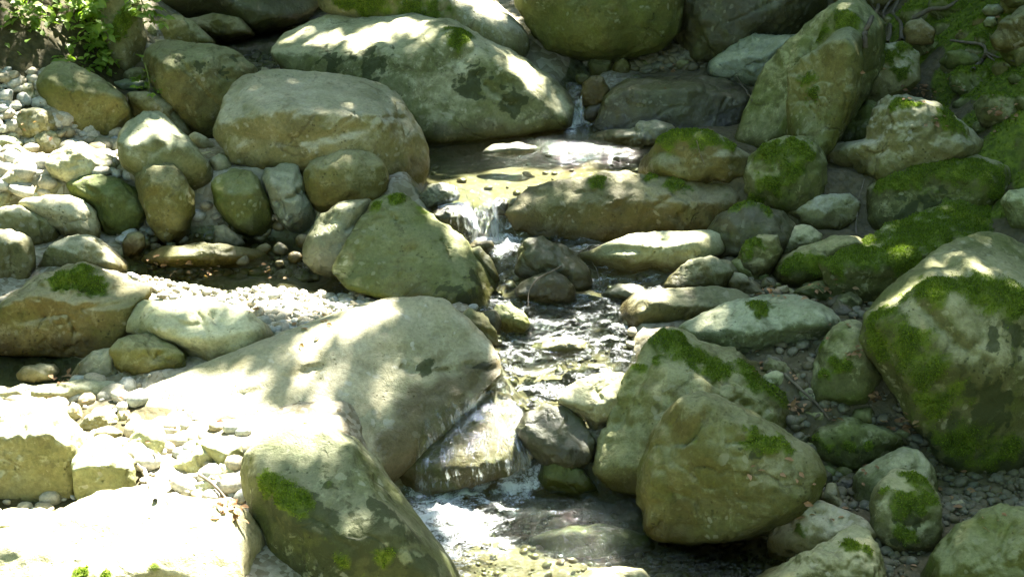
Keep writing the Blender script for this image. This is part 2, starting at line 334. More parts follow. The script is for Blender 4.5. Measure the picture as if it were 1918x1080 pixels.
def fall_mat():
    m = NT('falling_water'); u = m.attr('across'); w = m.attr('down'); dens = m.attr('foam')
    cb = m.n('ShaderNodeCombineXYZ'); m.l(u, cb.inputs[0]); m.l(w, cb.inputs[1])
    vs = m.vecmix(cb.outputs[0], (1.0, .26, 1.0))
    s1 = m.noise(vs, 38, 4, .6, 1.2); s2 = m.noise(vs, 110, 3, .6, .8); s3 = m.noise(m.vecmix(cb.outputs[0], (1, .5, 1)), 14, 3, .5, .5)
    h = m.math('ADD', s1, m.math('MULTIPLY', s2, .4)); nrm = m.bump(h, 1.0, .04)
    fr = m.n('ShaderNodeFresnel'); fr.inputs['IOR'].default_value = 1.33; m.l(m.bump(h, 1.0, .006), fr.inputs['Normal'])
    gl = m.n('ShaderNodeBsdfGlossy'); gl.inputs['Roughness'].default_value = .07; m.l(nrm, gl.inputs['Normal'])
    tr = m.n('ShaderNodeBsdfTransparent'); tr.inputs[0].default_value = (.80, .84, .74, 1)
    mx = m.n('ShaderNodeMixShader'); m.l(m.math('ADD', fr.outputs[0], .02, True), mx.inputs[0]); m.l(tr.outputs[0], mx.inputs[1]); m.l(gl.outputs[0], mx.inputs[2])
    ff = m.math('ADD', dens, m.math('MULTIPLY', m.math('SUBTRACT', s1, .5), 1.5)); ff = m.math('ADD', ff, m.math('MULTIPLY', m.math('SUBTRACT', s2, .5), .9))
    ff = m.math('ADD', ff, m.math('MULTIPLY', m.math('SUBTRACT', s3, .5), .9))
    ff = m.math('MULTIPLY', m.ramp(ff, .42, 1.0), m.ramp(dens, .02, .15))
    fo = m.n('ShaderNodeBsdfPrincipled'); fo.inputs['Base Color'].default_value = (.74, .79, .80, 1); fo.inputs['Roughness'].default_value = .25
    m.l(nrm, fo.inputs['Normal'])
    tl = m.n('ShaderNodeBsdfTranslucent'); tl.inputs[0].default_value = (.8, .85, .85, 1)
    mf = m.n('ShaderNodeMixShader'); mf.inputs[0].default_value = .45; m.l(fo.outputs[0], mf.inputs[1]); m.l(tl.outputs[0], mf.inputs[2])
    m2 = m.n('ShaderNodeMixShader'); m.l(m.math('MULTIPLY', ff, .8), m2.inputs[0]); m.l(mx.outputs[0], m2.inputs[1]); m.l(mf.outputs[0], m2.inputs[2])
    tr2 = m.n('ShaderNodeBsdfTransparent'); m3 = m.n('ShaderNodeMixShader'); m.l(m.attr('body'), m3.inputs[0]); m.l(tr2.outputs[0], m3.inputs[1]); m.l(m2.outputs[0], m3.inputs[2])
    m.l(m3.outputs[0], m.out.inputs[0]); return m.m
M['ground'] = ground_mat(); M['pebble'] = pebble_mat(); M['water'] = water_mat(); M['fall'] = fall_mat()
M['moss'] = leaf_mat('moss_leaves', (.165, .235, .014), (.065, .10, .010), .4, .8)
M['leaf'] = leaf_mat('tree_leaves', (.05, .09, .012), (.09, .14, .02), .45)
M['bramble'] = leaf_mat('bramble_leaves', (.11, .19, .018), (.20, .28, .04), .45)
M['dead'] = leaf_mat('dead_leaves', (.20, .11, .05), (.32, .20, .11), .25, .8)
M['redleaf'] = leaf_mat('red_leaf', (.40, .06, .03), (.45, .09, .05), .25, .6)
M['stem'] = wood_mat('green_stem', (.11, .14, .02), (.18, .19, .04))
M['root'] = wood_mat('root_bark', (.085, .065, .04), (.15, .125, .09))
M['stick'] = wood_mat('bleached_wood', (.33, .30, .26), (.48, .45, .40), 60)
M['bark'] = wood_mat('tree_bark', (.05, .04, .028), (.11, .09, .065), 12)

# ------------------------------------------------------------------ boulders and stones
_ico = {}
def ico(sub):
    if sub not in _ico:
        bm = bmesh.new(); bmesh.ops.create_icosphere(bm, subdivisions=sub, radius=1.0)
        _ico[sub] = (np.array([v.co[:] for v in bm.verts]), np.array([[v.index for v in f.verts] for f in bm.faces])); bm.free()
    return _ico[sub]
_nb = {}
def neigh(n):
    if n not in _nb:
        F = next(f for v, f in _ico.values() if len(v) == n); L = [set() for _ in range(n)]
        for a, b, c in F: L[a] |= {b, c}; L[b] |= {a, c}; L[c] |= {a, b}
        _nb[n] = np.array([(list(x) * 2)[:6] for x in L])
    return _nb[n]
ROCKS = []; TODO = []
def rock_shape(poly, by, D=.85, k=.55, p=2.5, pl=(), rough=1.0, cx=None, cy=None, dz=0.0, qs=22, hull=None, y0=None):
    """A closed stone that stands at the foot point seen at height `by`, as wide and high as `poly`, with its own thickness and flat faces."""
    poly = np.asarray(poly, float)
    x, y = poly[:, 0], poly[:, 1]; x2, y2 = np.roll(x, -1), np.roll(y, -1); cr = x * y2 - x2 * y; A = cr.sum() / 2
    gx = ((x + x2) * cr).sum() / (6 * A) if cx is None else cx; gy = ((y + y2) * cr).sum() / (6 * A) if cy is None else cy
    A = abs(A)
    base = hit_ref(gx, by); d = ray(gx, gy)
    if y0 is not None: base = CAMP + ray(gx, by) * (y0 / ray(gx, by)[1])
    s0 = math.sqrt(A / math.pi) / FPX * np.linalg.norm(base - CAMP)
    yc = base[1] + k * D * s0 + dz
    t = yc / d[1]; C = CAMP + t * d
    fdep = C[1] * CP - (C[2] - CAM_Z) * SP; mpp = fdep / FPX
    w = -d; u = np.cross([0, 0, 1.0], w); u /= np.linalg.norm(u); v = np.cross(w, u)
    # outline in metres on the plane through C facing along w
    Q = []
    for a, b in poly:
        r = ray(a, b); tt = (C - CAMP) @ w / (r @ w); q = CAMP + tt * r - C; Q.append((q @ u, q @ v))
    Q = np.array(Q); NTH = 360
    th = np.linspace(-math.pi, math.pi, NTH, endpoint=False); R = np.zeros(NTH)
    for i in range(len(Q)):
        a, b = Q[i], Q[(i + 1) % len(Q)]; e = b - a
        den = np.cos(th) * e[1] - np.sin(th) * e[0]; den = np.where(abs(den) < 1e-9, 1e-9, den)
        rr = (a[0] * e[1] - a[1] * e[0]) / den; ss = (a[0] * np.sin(th) - a[1] * np.cos(th)) / den
        ok = (rr > 0) & (ss >= -1e-6) & (ss <= 1 + 1e-6); R = np.where(ok, np.maximum(R, rr), R)
    bad = R <= 0
    if bad.any(): R[bad] = np.interp(th[bad], th[~bad], R[~bad], period=2 * math.pi)
    ker = np.exp(-.5 * (np.arange(-6, 7) / 2.4) ** 2); ker /= ker.sum()
    R = sum(np.roll(R, i - 6) * ker[i] for i in range(13)) * 1.012
    sr = math.sqrt(A / math.pi) * mpp; Dm = D * sr
    pxr = math.sqrt(A / math.pi)
    dirs, F = ico(6 if pxr > 85 else 5 if pxr > 28 else 4)
    PL = []
    HP = []
    if hull:     # an angular stone: corner points, each with its own distance behind the foot point
        W3 = np.array([CAMP + ray(a, b) * ((base[1] + dy) / ray(a, b)[1]) for a, b, dy in hull]); C = (W3.min(0) + W3.max(0)) / 2
        bmh = bmesh.new()
        for c_ in W3 - C: bmh.verts.new(Vector(c_ * 1.015))
        bmesh.ops.convex_hull(bmh, input=list(bmh.verts)); bmh.normal_update()
        L_ = np.linalg.norm(W3.max(0) - W3.min(0)) / 2; vox = L_ / 48
        loose = [v_ for v_ in bmh.verts if not v_.link_faces]; bmesh.ops.delete(bmh, geom=loose, context='VERTS')
        mh = bpy.data.meshes.new('hull'); bmh.to_mesh(mh); bmh.free(); oh = bpy.data.objects.new('hull', mh); COL.objects.link(oh)
        md = oh.modifiers.new('r', 'REMESH'); md.mode = 'VOXEL'; md.voxel_size = vox; md.adaptivity = 0
        dgh = bpy.context.evaluated_depsgraph_get(); me_ = oh.evaluated_get(dgh).to_mesh()
        HV = np.zeros(len(me_.vertices) * 3, np.float32); me_.vertices.foreach_get('co', HV); HV = HV.reshape(-1, 3).astype(float)
        me_.calc_loop_triangles(); HF = np.zeros(len(me_.loop_triangles) * 3, np.int32); me_.loop_triangles.foreach_get('vertices', HF); HF = HF.reshape(-1, 3)
        E_ = np.zeros(len(me_.edges) * 2, np.int32); me_.edges.foreach_get('vertices', E_); E_ = E_.reshape(-1, 2)
        oh.evaluated_get(dgh).to_mesh_clear(); bpy.data.objects.remove(oh); bpy.data.meshes.remove(mh)
        nv_ = len(HV); dgr = np.bincount(E_.ravel(), minlength=nv_)[:, None] + 1e-9
        def lap(X): return np.stack([np.bincount(E_[:, 0], X[E_[:, 1], k_], nv_) + np.bincount(E_[:, 1], X[E_[:, 0], k_], nv_) for k_ in range(3)], 1) / dgr
        H0 = HV.copy(); S0 = HV / sr + gx * .13
        wgt = (.35 + .65 * sstep(-.3, .4, perlin(S0 * 1.5)))[:, None]      # some edges stay sharp, some are worn
        for _ in range(int(230 / qs ** 1.05)): HV = HV + .6 * wgt * (lap(HV) - HV)
        vn = np.zeros_like(HV); fn = np.cross(HV[HF[:, 1]] - HV[HF[:, 0]], HV[HF[:, 2]] - HV[HF[:, 0]])
        for k_ in range(3):
            for c_ in range(3): vn[:, c_] += np.bincount(HF[:, k_], fn[:, c_], nv_)
        vn /= np.linalg.norm(vn, axis=1)[:, None] + 1e-12; u, v, w = np.eye(3); HP = [1]
    WPL = []
    for a, b, n, *ref in pl:
        n = np.array(n, float); n /= np.linalg.norm(n); r = ray(a, b)
        if ref:      # this face meets an earlier one along an edge through that point
            n0, q0 = WPL[ref[0]]; tt = (C + q0 - CAMP) @ n0 / (r @ n0)
        else: tt = (C - CAMP) @ w / (r @ w)
        qp = CAMP + tt * r - C; WPL.append((n, qp))
        nn = np.array([n @ u, n @ v, n @ w]); h = n @ qp
        PL.append((nn, max(h, .15 * sr)))
    rr_ = np.random.default_rng(int(abs(gx * 7 + gy * 13 + by)) % 99991)
    base_sup = None
    if rough > 0 and pxr > 22 and not hull:
        for _ in range(5 if not PL else 3):
            n = np.array([rr_.normal(0, .8), rr_.normal(0, .8), abs(rr_.normal(.55, .5))]); n /= np.linalg.norm(n)
            s_ = math.hypot(n[0], n[1]) + 1e-9; Rn = np.interp(math.atan2(n[1], n[0]), th, R)
            h0 = ((s_ / Rn) ** p + (n[2] / Dm) ** p) ** (-1 / p); PL.append((n, h0 * rr_.uniform(.76, .97)))
    def radial(dd):
        s = np.hypot(dd[:, 0], dd[:, 1]) + 1e-9; an = np.arctan2(dd[:, 1], dd[:, 0])
        Rt = np.interp(an, th, R, period=2 * math.pi)
        f = (s / Rt) ** p + (np.abs(dd[:, 2]) / Dm) ** p
        base_r = f ** (-1 / p)
        if PL:
            g = base_r ** (-qs)
            for nn, h in PL: g = g + (np.maximum(0, dd @ nn) / h) ** qs
            base_r = g ** (-1 / qs)
        return base_r, Rt, s
    if HP: P, F, nrm = HV, HF, vn
    else:
        r, Rt, s = radial(dirs)
        if PL:
            eq = np.stack([dirs[:, 0] / s, dirs[:, 1] / s, np.zeros(len(s))], 1); re, _, _ = radial(eq)
            r = r * (1 + (Rt / re - 1) * sstep(.45, 1, s))
        L = dirs * r[:, None]
        P = L[:, :1] * u + L[:, 1:2] * v + L[:, 2:] * w
        nrm = dirs[:, :1] * u + dirs[:, 1:2] * v + dirs[:, 2:] * w
    off = np.array([gx * .13, gy * .17, by * .07])
    amp = sr * rough
    S = P / sr
    dsp = .042 * fbm(S * 1.3 + off, 3) + .022 * fbm(S * 4.2 + off, 3) * (1 + .6 * perlin(S * 1.1 + off))
    rid = 1 - np.abs(perlin(S * 2.3 + off + 9) * 1.8); dsp -= .030 * np.clip(rid - .80, 0, 1) / .2 * sstep(-.1, .4, perlin(S * .9 + off + 3))
    P = P + nrm * (np.minimum(amp, .35) * dsp)[:, None] if np.ndim(amp) else P + nrm * (min(amp, .32) * dsp)[:, None]
    if rough > 0 and sr > .10:
        for kq in range(3):
            n = rr_.normal(size=3); n /= np.linalg.norm(n); o_ = rr_.uniform(-.6, .6) * sr
            dcr = np.abs(P @ n - o_ + .10 * sr * perlin(S * 1.7 + off + kq) + .03 * sr * perlin(S * 6 + off + kq))
            mk = sstep(.05, .35, perlin(S * 1.2 + off * 2 + 31 * kq))
            P = P - nrm * (rr_.uniform(.006, .012) * mk * np.exp(-(dcr / .006) ** 2))[:, None]
            P = P + nrm * (.006 * mk * np.tanh((P @ n - o_ + .10 * sr * perlin(S * 1.7 + off + kq)) / .02) * np.exp(-(dcr / (.3 * sr)) ** 2))[:, None]
    if rough > 0: P = P + nrm * (.0045 * min(rough, 1.5) * min(1, sr / .08) * fbm(P * 22 + off, 3))[:, None]
    return C + P, F, C, sr
def R_(poly, by, mat, label, short, name='boulder', cat=None, group=None, moss=(), mossup=0.0, cr=(), wet=None, stain=(), splash=(), **kw):
    TODO.append(dict(poly=poly, by=by, mat=mat, label=label, short=short, name=name, cat=cat or name.replace('flat_rock', 'rock'), group=group, moss=moss, mossup=mossup, cr=cr, wet=wet, stain=stain, splash=splash, kw=kw))
def obj_hit(o, px, py):
    d = Vector(ray(px, py)); loc = o.location
    ok, p, n, i = o.ray_cast(Vector(CAMP) - loc, d)
    return (np.array(p) + np.array(loc)) if ok else None
def build_rocks():
    for T in TODO:
        V, F, C, sr = rock_shape(T['poly'], T['by'], **T['kw'])
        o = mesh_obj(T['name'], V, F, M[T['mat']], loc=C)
        tag(o, T['label'], T['cat'], T['group'])
        me = o.data
        hits = lambda L: [(obj_hit(o, a, b), r * np.linalg.norm(C - CAMP) / FPX) for a, b, r in L]
        # cracks: grooves along lines on the surface
        for line, wpx, dpt in T['cr']:
            mpp = np.linalg.norm(C - CAMP) / FPX; pts = [obj_hit(o, a, b) for a, b in line]; pts = [q for q in pts if q is not None]
            if len(pts) < 2: continue
            pts = spline(pts, 40); dd = np.full(len(V), 9.0)
            for q in pts: dd = np.minimum(dd, np.linalg.norm(V - q, axis=1))
            dd = dd * (1 + .5 * perlin(V * 30))
            nr = V - C; nr /= np.linalg.norm(nr, axis=1)[:, None]
            V = V - nr * (dpt * mpp * np.exp(-(dd / (wpx * mpp)) ** 2))[:, None]
        if T['cr']:
            me.vertices.foreach_set("co", (V - C).astype(np.float32).ravel()); me.update()
        nv = np.zeros(len(V) * 3, np.float32); me.vertices.foreach_get("normal", nv); nv = nv.reshape(-1, 3)
        ms = np.zeros(len(V))
        for q, r in hits(T['moss']):
            if q is None: continue
            dq = (V - q) * np.array([1, 1, 1.15]); jit = perlin(V * (1.1 / r) + q * 3) * .75 + perlin(V * (2.6 / r)) * .45
            ms = np.maximum(ms, 1.12 - np.linalg.norm(dq, axis=1) / (1.55 * r) + .55 * jit)
        if T['mossup'] > 0: ms = np.maximum(ms, T['mossup'] * sstep(.45, .95, nv[:, 2] + .35 * fbm(V * 5, 3)))
        if T['moss'] or T['mossup'] > 0: ms = np.clip(ms + .40 * fbm(V * 16, 4) * (ms > -.4) + .25 * (nv[:, 2] - .35) * (ms > 0), 0, 1.2)
        sn = np.zeros(len(V))
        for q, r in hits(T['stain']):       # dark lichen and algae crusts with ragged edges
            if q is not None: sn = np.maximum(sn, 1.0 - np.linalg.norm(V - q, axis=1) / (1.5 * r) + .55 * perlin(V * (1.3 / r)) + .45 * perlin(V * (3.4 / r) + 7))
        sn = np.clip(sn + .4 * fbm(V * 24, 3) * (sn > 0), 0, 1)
        if ms.max() > .3:
            V = V + nv * (.006 * sstep(.3, .75, ms) * (1 + .5 * perlin(V * 45)))[:, None]
            me.vertices.foreach_set("co", (V - C).astype(np.float32).ravel()); me.update()
        hw = V[:, 2] - wl(V[:, 1])
        wt = (1 - sstep(.03, .13, hw + .05 * fbm(V * 9, 3))) * .95 if T['wet'] is None else np.clip(T['wet'] + .35 * fbm(V * 6, 3) + (1 - sstep(.0, .09, hw)), 0, 1) 
        if T['wet'] == 0: wt = wt * 0
        for q, r in hits(T['splash']):      # where spray and the film of water keep a dry stone damp
            if q is not None: wt = np.maximum(wt, .95 * sstep(0, .55, 1.1 - np.linalg.norm(V - q, axis=1) / (1.4 * r) + .45 * perlin(V * (1.5 / r))))
        for kx, vv in (('moss', ms), ('wet', wt), ('stain', sn)):
            a = me.attributes.new(kx, 'FLOAT', 'POINT'); a.data.foreach_set("value", vv.astype(np.float32))
        ROCKS.append((o, T, V, F, nv, ms, C, sr))

# Every outline below was read off the photograph; each stone then gets its own distance, thickness and flats.
UPB = (0, -.10, 1.0)       # a top face, level
G_R, G_L, G_C = 'mossy boulders on the right bank', 'pale boulders on the left bank', 'boulders in the stream'
# --- upper left
R_([(235,-60),(620,-70),(600,5),(560,45),(480,62),(400,48),(330,40),(255,15)], 74, 'dark', 'huge dark boulder in deep shadow behind the small upper cascade, top edge of the picture', 'the shadowed upper boulder', k=.9)
R_([(340,45),(400,25),(450,33),(478,66),(430,80),(360,66)], 80, 'brown', 'low brown slab lying in the dark hollow above the upper pool', 'the low brown slab', k=.3)
R_([(286,62),(300,34),(330,28),(355,36),(385,60),(407,84),(330,96),(285,90)], 92, 'olive', 'angular olive boulder with a pointed top behind the row of small white stones', 'the pointed olive boulder')
R_([(185,-40),(250,-35),(264,20),(274,70),(270,100),(240,140),(212,116),(192,60)], 150, 'tan', 'tall pale rock streaked with moss standing among the brambles', 'the tall pale rock', moss=[(232,40,20),(222,65,14)], k=.6)
R_([(68,155),(75,142),(95,122),(120,117),(135,122),(165,135),(205,158),(232,180),(246,205),(248,225),(235,242),(205,256),(150,256),(110,238),(85,205),(70,175)], 254, 'olive', 'yellow green boulder leaning right, below the brambles', 'the yellow green boulder', group=G_L, cr=[([(225,195),(212,220),(205,240)],6,8)], p=2.8)
R_([(276,125),(282,100),(305,85),(345,80),(400,83),(440,98),(480,125),(488,160),(475,230),(425,268),(370,258),(335,222),(295,175),(280,150)], 262, 'brown', 'large smooth brown boulder with dark pits, shaded, beside the upper pool', 'the big brown boulder', group=G_L, p=2.6, stain=[(335,110,10),(375,125,12),(420,135,10),(440,110,8)])
R_([(237,174),(275,170),(310,185),(345,215),(368,250),(350,270),(300,262),(250,220)], 262, 'brown', 'low brown boulder lying in shadow between the yellow green and the big brown boulder', 'the low shaded boulder', group=G_L, k=.3)
R_([(401,225),(408,205),(430,165),(460,143),(490,134),(515,136),(530,146),(560,139),(620,138),(690,150),(725,165),(750,190),(770,215),(795,240),(799,265),(795,330),(788,368),(740,376),(690,368),(600,330),(560,318),(500,322),(440,310),(415,280),(403,250)], 385, 'tan', 'largest pale boulder of the left bank with a broad flat top and cracked front', 'the broad pale boulder', group=G_L, p=5, D=1.25, k=.36, cr=[([(665,212),(705,222),(760,220)],5,8),([(745,195),(752,222),(762,250)],4,6),([(440,255),(520,265),(600,258),(700,235)],10,7)], qs=15, hull=[(428,165,.45),(458,141,.55),(490,131,.6),(560,135,.65),(620,135,.65),(690,147,.65),(727,163,.6),(754,188,.5),(412,230,.15),(480,212,.1),(560,208,.08),(650,213,.08),(715,225,.12),(400,250,.2),(438,310,.1),(600,305,.02),(690,300,.05),(660,355,.1),(740,380,.12),(792,370,.2),(802,265,.4),(798,330,.35),(772,213,.5),(450,280,.8),(780,330,.8)])
R_([(568,325),(580,305),(610,290),(650,280),(690,285),(718,305),(728,335),(722,360),(690,388),(640,398),(600,400),(580,378),(570,350)], 405, 'olive', 'round olive boulder tucked under the right end of the broad pale boulder', 'the round olive boulder', group=G_L)
R_([(492,335),(500,318),(525,310),(555,312),(566,330),(575,370),(592,400),(588,424),(565,436),(540,432),(520,410),(505,375)], 440, 'slate', 'narrow upright grey green stone with a cross crack, beside the round olive boulder', 'the cracked upright stone', group=G_L, cr=[([(515,378),(545,370),(562,362)],4,8)])
R_([(394,345),(410,328),(440,315),(470,320),(488,345),(500,370),(516,395),(519,415),(506,437),(475,446),(445,437),(420,412),(400,377)], 448, 'green', 'green rounded boulder left of the cracked upright stone at the side pool', 'the green pool boulder', group=G_L)
R_([(220,270),(225,245),(240,228),(270,216),(300,218),(325,235),(355,260),(390,305),(404,332),(395,355),(365,362),(320,348),(260,335),(232,312),(222,290)], 372, 'tan', 'sunlit boulder with a ragged flat top in the middle of the left bank', 'the ragged topped boulder', group=G_L, p=4, D=1.1, k=.42, pl=[(270,217,(-.2,-.30,1)),(290,265,(0,-1,.15),0)])
R_([(258,335),(270,312),(295,305),(325,308),(345,328),(362,365),(363,400),(350,440),(335,457),(310,458),(290,440),(275,405),(262,370)], 460, 'olive', 'tall egg shaped olive boulder standing at the left end of the side pool', 'the egg shaped boulder', group=G_L)
R_([(140,352),(160,335),(190,331),(225,335),(255,355),(272,385),(273,405),(262,432),(235,447),(205,448),(190,432),(175,395),(150,370)], 450, 'green', 'green boulder with a shaded front and dusty crown, left of the egg shaped boulder', 'the dusty green boulder', group=G_L)
R_([(45,380),(62,372),(90,366),(130,367),(155,372),(180,395),(188,420),(187,447),(165,458),(120,440),(80,412),(55,395)], 462, 'pale', 'sunlit cream boulder with a bleached top, in front of the heap of white cobbles', 'the cream boulder', group=G_L, k=.45)
R_([(-35,400),(10,387),(40,387),(70,398),(100,418),(111,437),(105,458),(85,468),(40,472),(-20,458),(-45,430)], 474, 'tan', 'half sunlit rounded boulder at the left edge behind the furrowed one', 'the half sunlit edge boulder', group=G_L)
R_([(-45,445),(0,434),(35,434),(55,445),(65,465),(66,500),(55,527),(30,540),(-10,547),(-48,530),(-55,480)], 545, 'tan', 'square shouldered boulder with a furrowed shaded face cut by the left edge', 'the furrowed edge boulder', group=G_L, p=3.2, pl=[(20,434,(0,-.25,1)),(20,455,(.1,-1,0),0)], cr=[([(24,470),(26,500),(22,530)],5,8)])
R_([(78,482),(90,460),(120,445),(155,439),(180,445),(210,470),(237,497),(241,514),(215,524),(150,520),(100,512),(84,502)], 522, 'tan', 'long loaf shaped boulder with a sunlit right shoulder above the pitted boulder', 'the loaf shaped boulder', group=G_L)
R_([(-25,620),(-5,590),(10,565),(50,545),(85,520),(120,505),(155,500),(195,508),(240,520),(288,537),(278,562),(252,575),(248,600),(235,628),(205,658),(150,675),(90,668),(30,662),(-8,652)], 670, 'brown', 'big brown boulder with a mossy pitted hollow in its crown', 'the pitted brown boulder', group=G_L, p=3.6, D=1.1, k=.42, pl=[(150,502,(.12,-.38,1)),(130,565,(-.05,-1,0),0)], moss=[(150,520,26),(175,535,22),(110,530,16)], cr=[([(105,530),(150,525),(180,540),(215,545)],15,20),([(130,600),(140,620),(132,650)],4,8),([(80,595),(120,588),(138,600)],4,6),([(160,575),(210,572),(245,565)],7,9)], rough=1.4)
R_([(250,625),(256,600),(280,568),(310,569),(350,565),(390,560),(430,568),(470,585),(500,610),(506,627),(496,652),(470,672),(430,682),(400,688),(370,668),(330,648),(290,632)], 690, 'pale', 'pale oval boulder resting against the yellow ball shaped boulder', 'the pale oval boulder', group=G_L, p=2.6, cr=[([(320,595),(345,608),(365,606)],6,9),([(400,588),(410,600),(425,604)],8,8)], pl=[(390,560,(.05,-.45,1))])
R_([(249,585),(265,565),(300,560),(322,575),(295,600),(258,606)], 612, 'slate', 'small bluish stone half hidden behind the pale oval boulder', 'the small bluish stone', 'stone', k=.4)
R_([(206,655),(220,635),(250,626),(285,628),(315,640),(345,660),(353,685),(341,707),(310,717),(270,718),(235,707),(215,687)], 720, 'olive', 'yellow ball shaped boulder in front of the pale oval boulder', 'the yellow ball boulder', group=G_L)
R_([(137,702),(150,675),(175,658),(207,652),(220,680),(230,708),(200,722),(150,720)], 722, 'slate', 'grey rounded stone at the left side of the yellow ball shaped boulder', 'the grey rounded stone', 'stone', k=.35)
R_([(33,700),(45,685),(75,681),(100,683),(109,695),(97,712),(60,716),(38,714)], 716, 'pale', 'white flattish cobble lying in the shallow water at the left', 'the white cobble', 'cobble')
# sunlit heap at the upper left
for poly, by, mat, lab, sh in [
 ([(28,225),(40,206),(70,201),(95,207),(109,230),(106,252),(85,268),(55,274),(38,257)],272,'tan','round cobble dappled with leaf shadow under the bramble shoots','the dappled cobble'),
 ([(55,285),(65,255),(85,243),(105,248),(119,270),(117,292),(85,298),(60,294)],298,'pale','white egg shaped cobble in full sun in front of the dappled one','the white egg cobble'),
 ([(80,308),(100,285),(130,270),(155,266),(180,280),(210,292),(229,310),(221,333),(190,345),(140,352),(98,333)],350,'pale','big sunlit wedge shaped cobble left of the ragged topped boulder','the sunlit wedge'),
 ([(-5,338),(15,318),(45,314),(75,320),(84,345),(60,364),(20,366),(0,354)],366,'pale','low sunlit cobble with a green side in the middle of the white heap','the low green sided cobble'),
 ([(8,302),(15,280),(35,272),(55,285),(64,305),(40,322),(14,318)],320,'pale','white cobble at the top of the heap, below the round dappled one','the upper white cobble'),
 ([(32,172),(40,157),(60,155),(70,175),(87,195),(60,204),(40,192)],204,'tan','small tan stone half lost under the bramble shoots','the small tan stone'),
 ([(-22,265),(0,254),(25,258),(46,268),(40,284),(0,288)],288,'tan','low tan cobble at the left edge beside the round dappled one','the low edge cobble'),
 ([(46,362),(70,340),(100,333),(130,345),(142,367),(110,379),(60,376)],380,'pale','bleached cobble lying between the wedge and the cream boulder','the bleached cobble'),
 ([(-30,385),(-5,362),(30,358),(52,372),(40,392),(0,396)],394,'pale','bleached cobble at the left edge above the half sunlit boulder','the bleached edge cobble'),
 ([(353,255),(365,247),(385,255),(403,275),(402,293),(380,288),(360,270)],296,'pale','small sunlit slab leaning on the left flank of the broad pale boulder','the leaning slab'),
 ([(391,300),(410,288),(427,295),(439,314),(422,328),(400,331)],336,'pale','small pale cobble below the leaning slab','the small pale cobble'),
 ([(227,457),(240,437),(258,434),(271,440),(273,462),(255,478),(231,478)],478,'brown','small brown cobble at the foot of the dusty green boulder','the small brown cobble'),
 ([(398,458),(403,425),(418,419),(445,440),(460,457),(430,466)],466,'slate','small triangular pale stone with one sunlit edge at the back of the side pool','the triangular stone'),
 ([(241,118),(255,101),(275,99),(286,108),(280,122),(250,130)],130,'grey','whitish cobble left of the big brown boulder, upper of two','the upper whitish cobble'),
 ([(228,142),(240,128),(262,125),(276,132),(273,150),(240,158)],158,'grey','whitish cobble left of the big brown boulder, lower of two','the lower whitish cobble'),
 ([(208,155),(235,148),(272,152),(274,168),(225,172)],174,'slate','flat bluish slab under the two whitish cobbles','the flat bluish slab'),
 ([(273,58),(283,44),(295,56),(292,74),(278,72)],78,'grey','tiny pale stone beside the pointed olive boulder','the tiny pale stone'),
 ([(278,84),(290,74),(312,76),(314,92),(292,98)],98,'grey','small grey cobble in front of the pointed olive boulder','the small grey cobble'),
 ([(326,82),(350,71),(367,78),(362,88),(338,92)],94,'slate','small smooth stone on the shoulder behind the big brown boulder','the small smooth stone'),
 ([(150,262),(160,252),(185,250),(205,262),(200,278),(170,280)],280,'tan','small tan cobble behind the sunlit wedge','the small wedge cobble'),
 ([(200,262),(215,254),(232,258),(232,272),(212,278)],280,'slate','small grey pebble stone beside the ragged topped boulder','the grey pebble stone'),
 ([(105,230),(118,226),(130,236),(128,250),(112,252)],254,'slate','small grey cobble right of the dappled one','the little grey cobble')]:
    R_(poly, by, mat, lab, sh, 'cobble', group='cobbles heaped on the left bank', k=.45)
R_([(285,488),(320,462),(375,455),(420,457),(465,465),(484,480),(470,492),(420,502),(340,500)], 494, 'olive', 'flat olive slab just breaking the surface of the side pool', 'the pool slab', 'flat_rock', D=.7, k=.2, wet=.6, group=None, pl=[(380,456,UPB)])
# --- centre top
R_([(590,-30),(640,-60),(760,-70),(880,-50),(920,5),(960,30),(985,60),(992,95),(965,120),(900,110),(850,75),(760,50),(650,40),(600,20)], 150, 'tan', 'sunlit rock with a mossy crest above and behind the huge flat topped slab', 'the mossy crested rock', group=G_C, k=1.0, moss=[(690,5,40),(770,12,40),(650,8,26),(830,40,20)], p=2.8, pl=[(900,-10,(.55,-.25,1))])
R_([(497,95),(530,65),(570,38),(640,22),(700,16),(770,22),(850,45),(885,58),(920,85),(965,105),(1010,130),(1058,165),(1076,195),(1068,225),(1040,240),(990,245),(940,255),(870,268),(825,262),(700,265),(610,205),(520,118)], 268, 'grey', 'huge flat topped slab with a sunlit top and dark mossy front in the upper middle', 'the huge flat topped slab', group=G_C, D=1.35, k=.2, p=6, cx=800, cy=140, moss=[(865,60,22),(860,78,16)], cr=[([(900,140),(925,170),(965,198)],6,12)], rough=1.2, qs=30, hull=[(500,98,.45),(640,107,.30),(770,99,.20),(862,60,.30),(545,55,.95),(640,20,.95),(720,14,.95),(850,40,.7),(940,120,.2),(1058,222,.17),(965,102,.55),(1060,163,.40),(1077,195,.35),(820,264,0),(960,254,.1),(1064,240,.2),(690,290,.2),(560,150,1.15),(1080,235,.75)], stain=[(700,120,40),(620,118,24),(880,150,30),(960,190,26)])
R_([(1085,182),(1092,158),(1110,141),(1130,145),(1143,170),(1136,198),(1110,207),(1092,200)], 208, 'brown', 'small wet brown stone gleaming beside the topmost fall', 'the gleaming stone', 'stone', group=G_C, wet=.7)
R_([(1087,213),(1100,200),(1125,193),(1133,206),(1120,225),(1095,226)], 228, 'dark', 'small dark stone at the foot of the topmost fall', 'the dark stone at the topmost fall', 'stone', wet=.7)
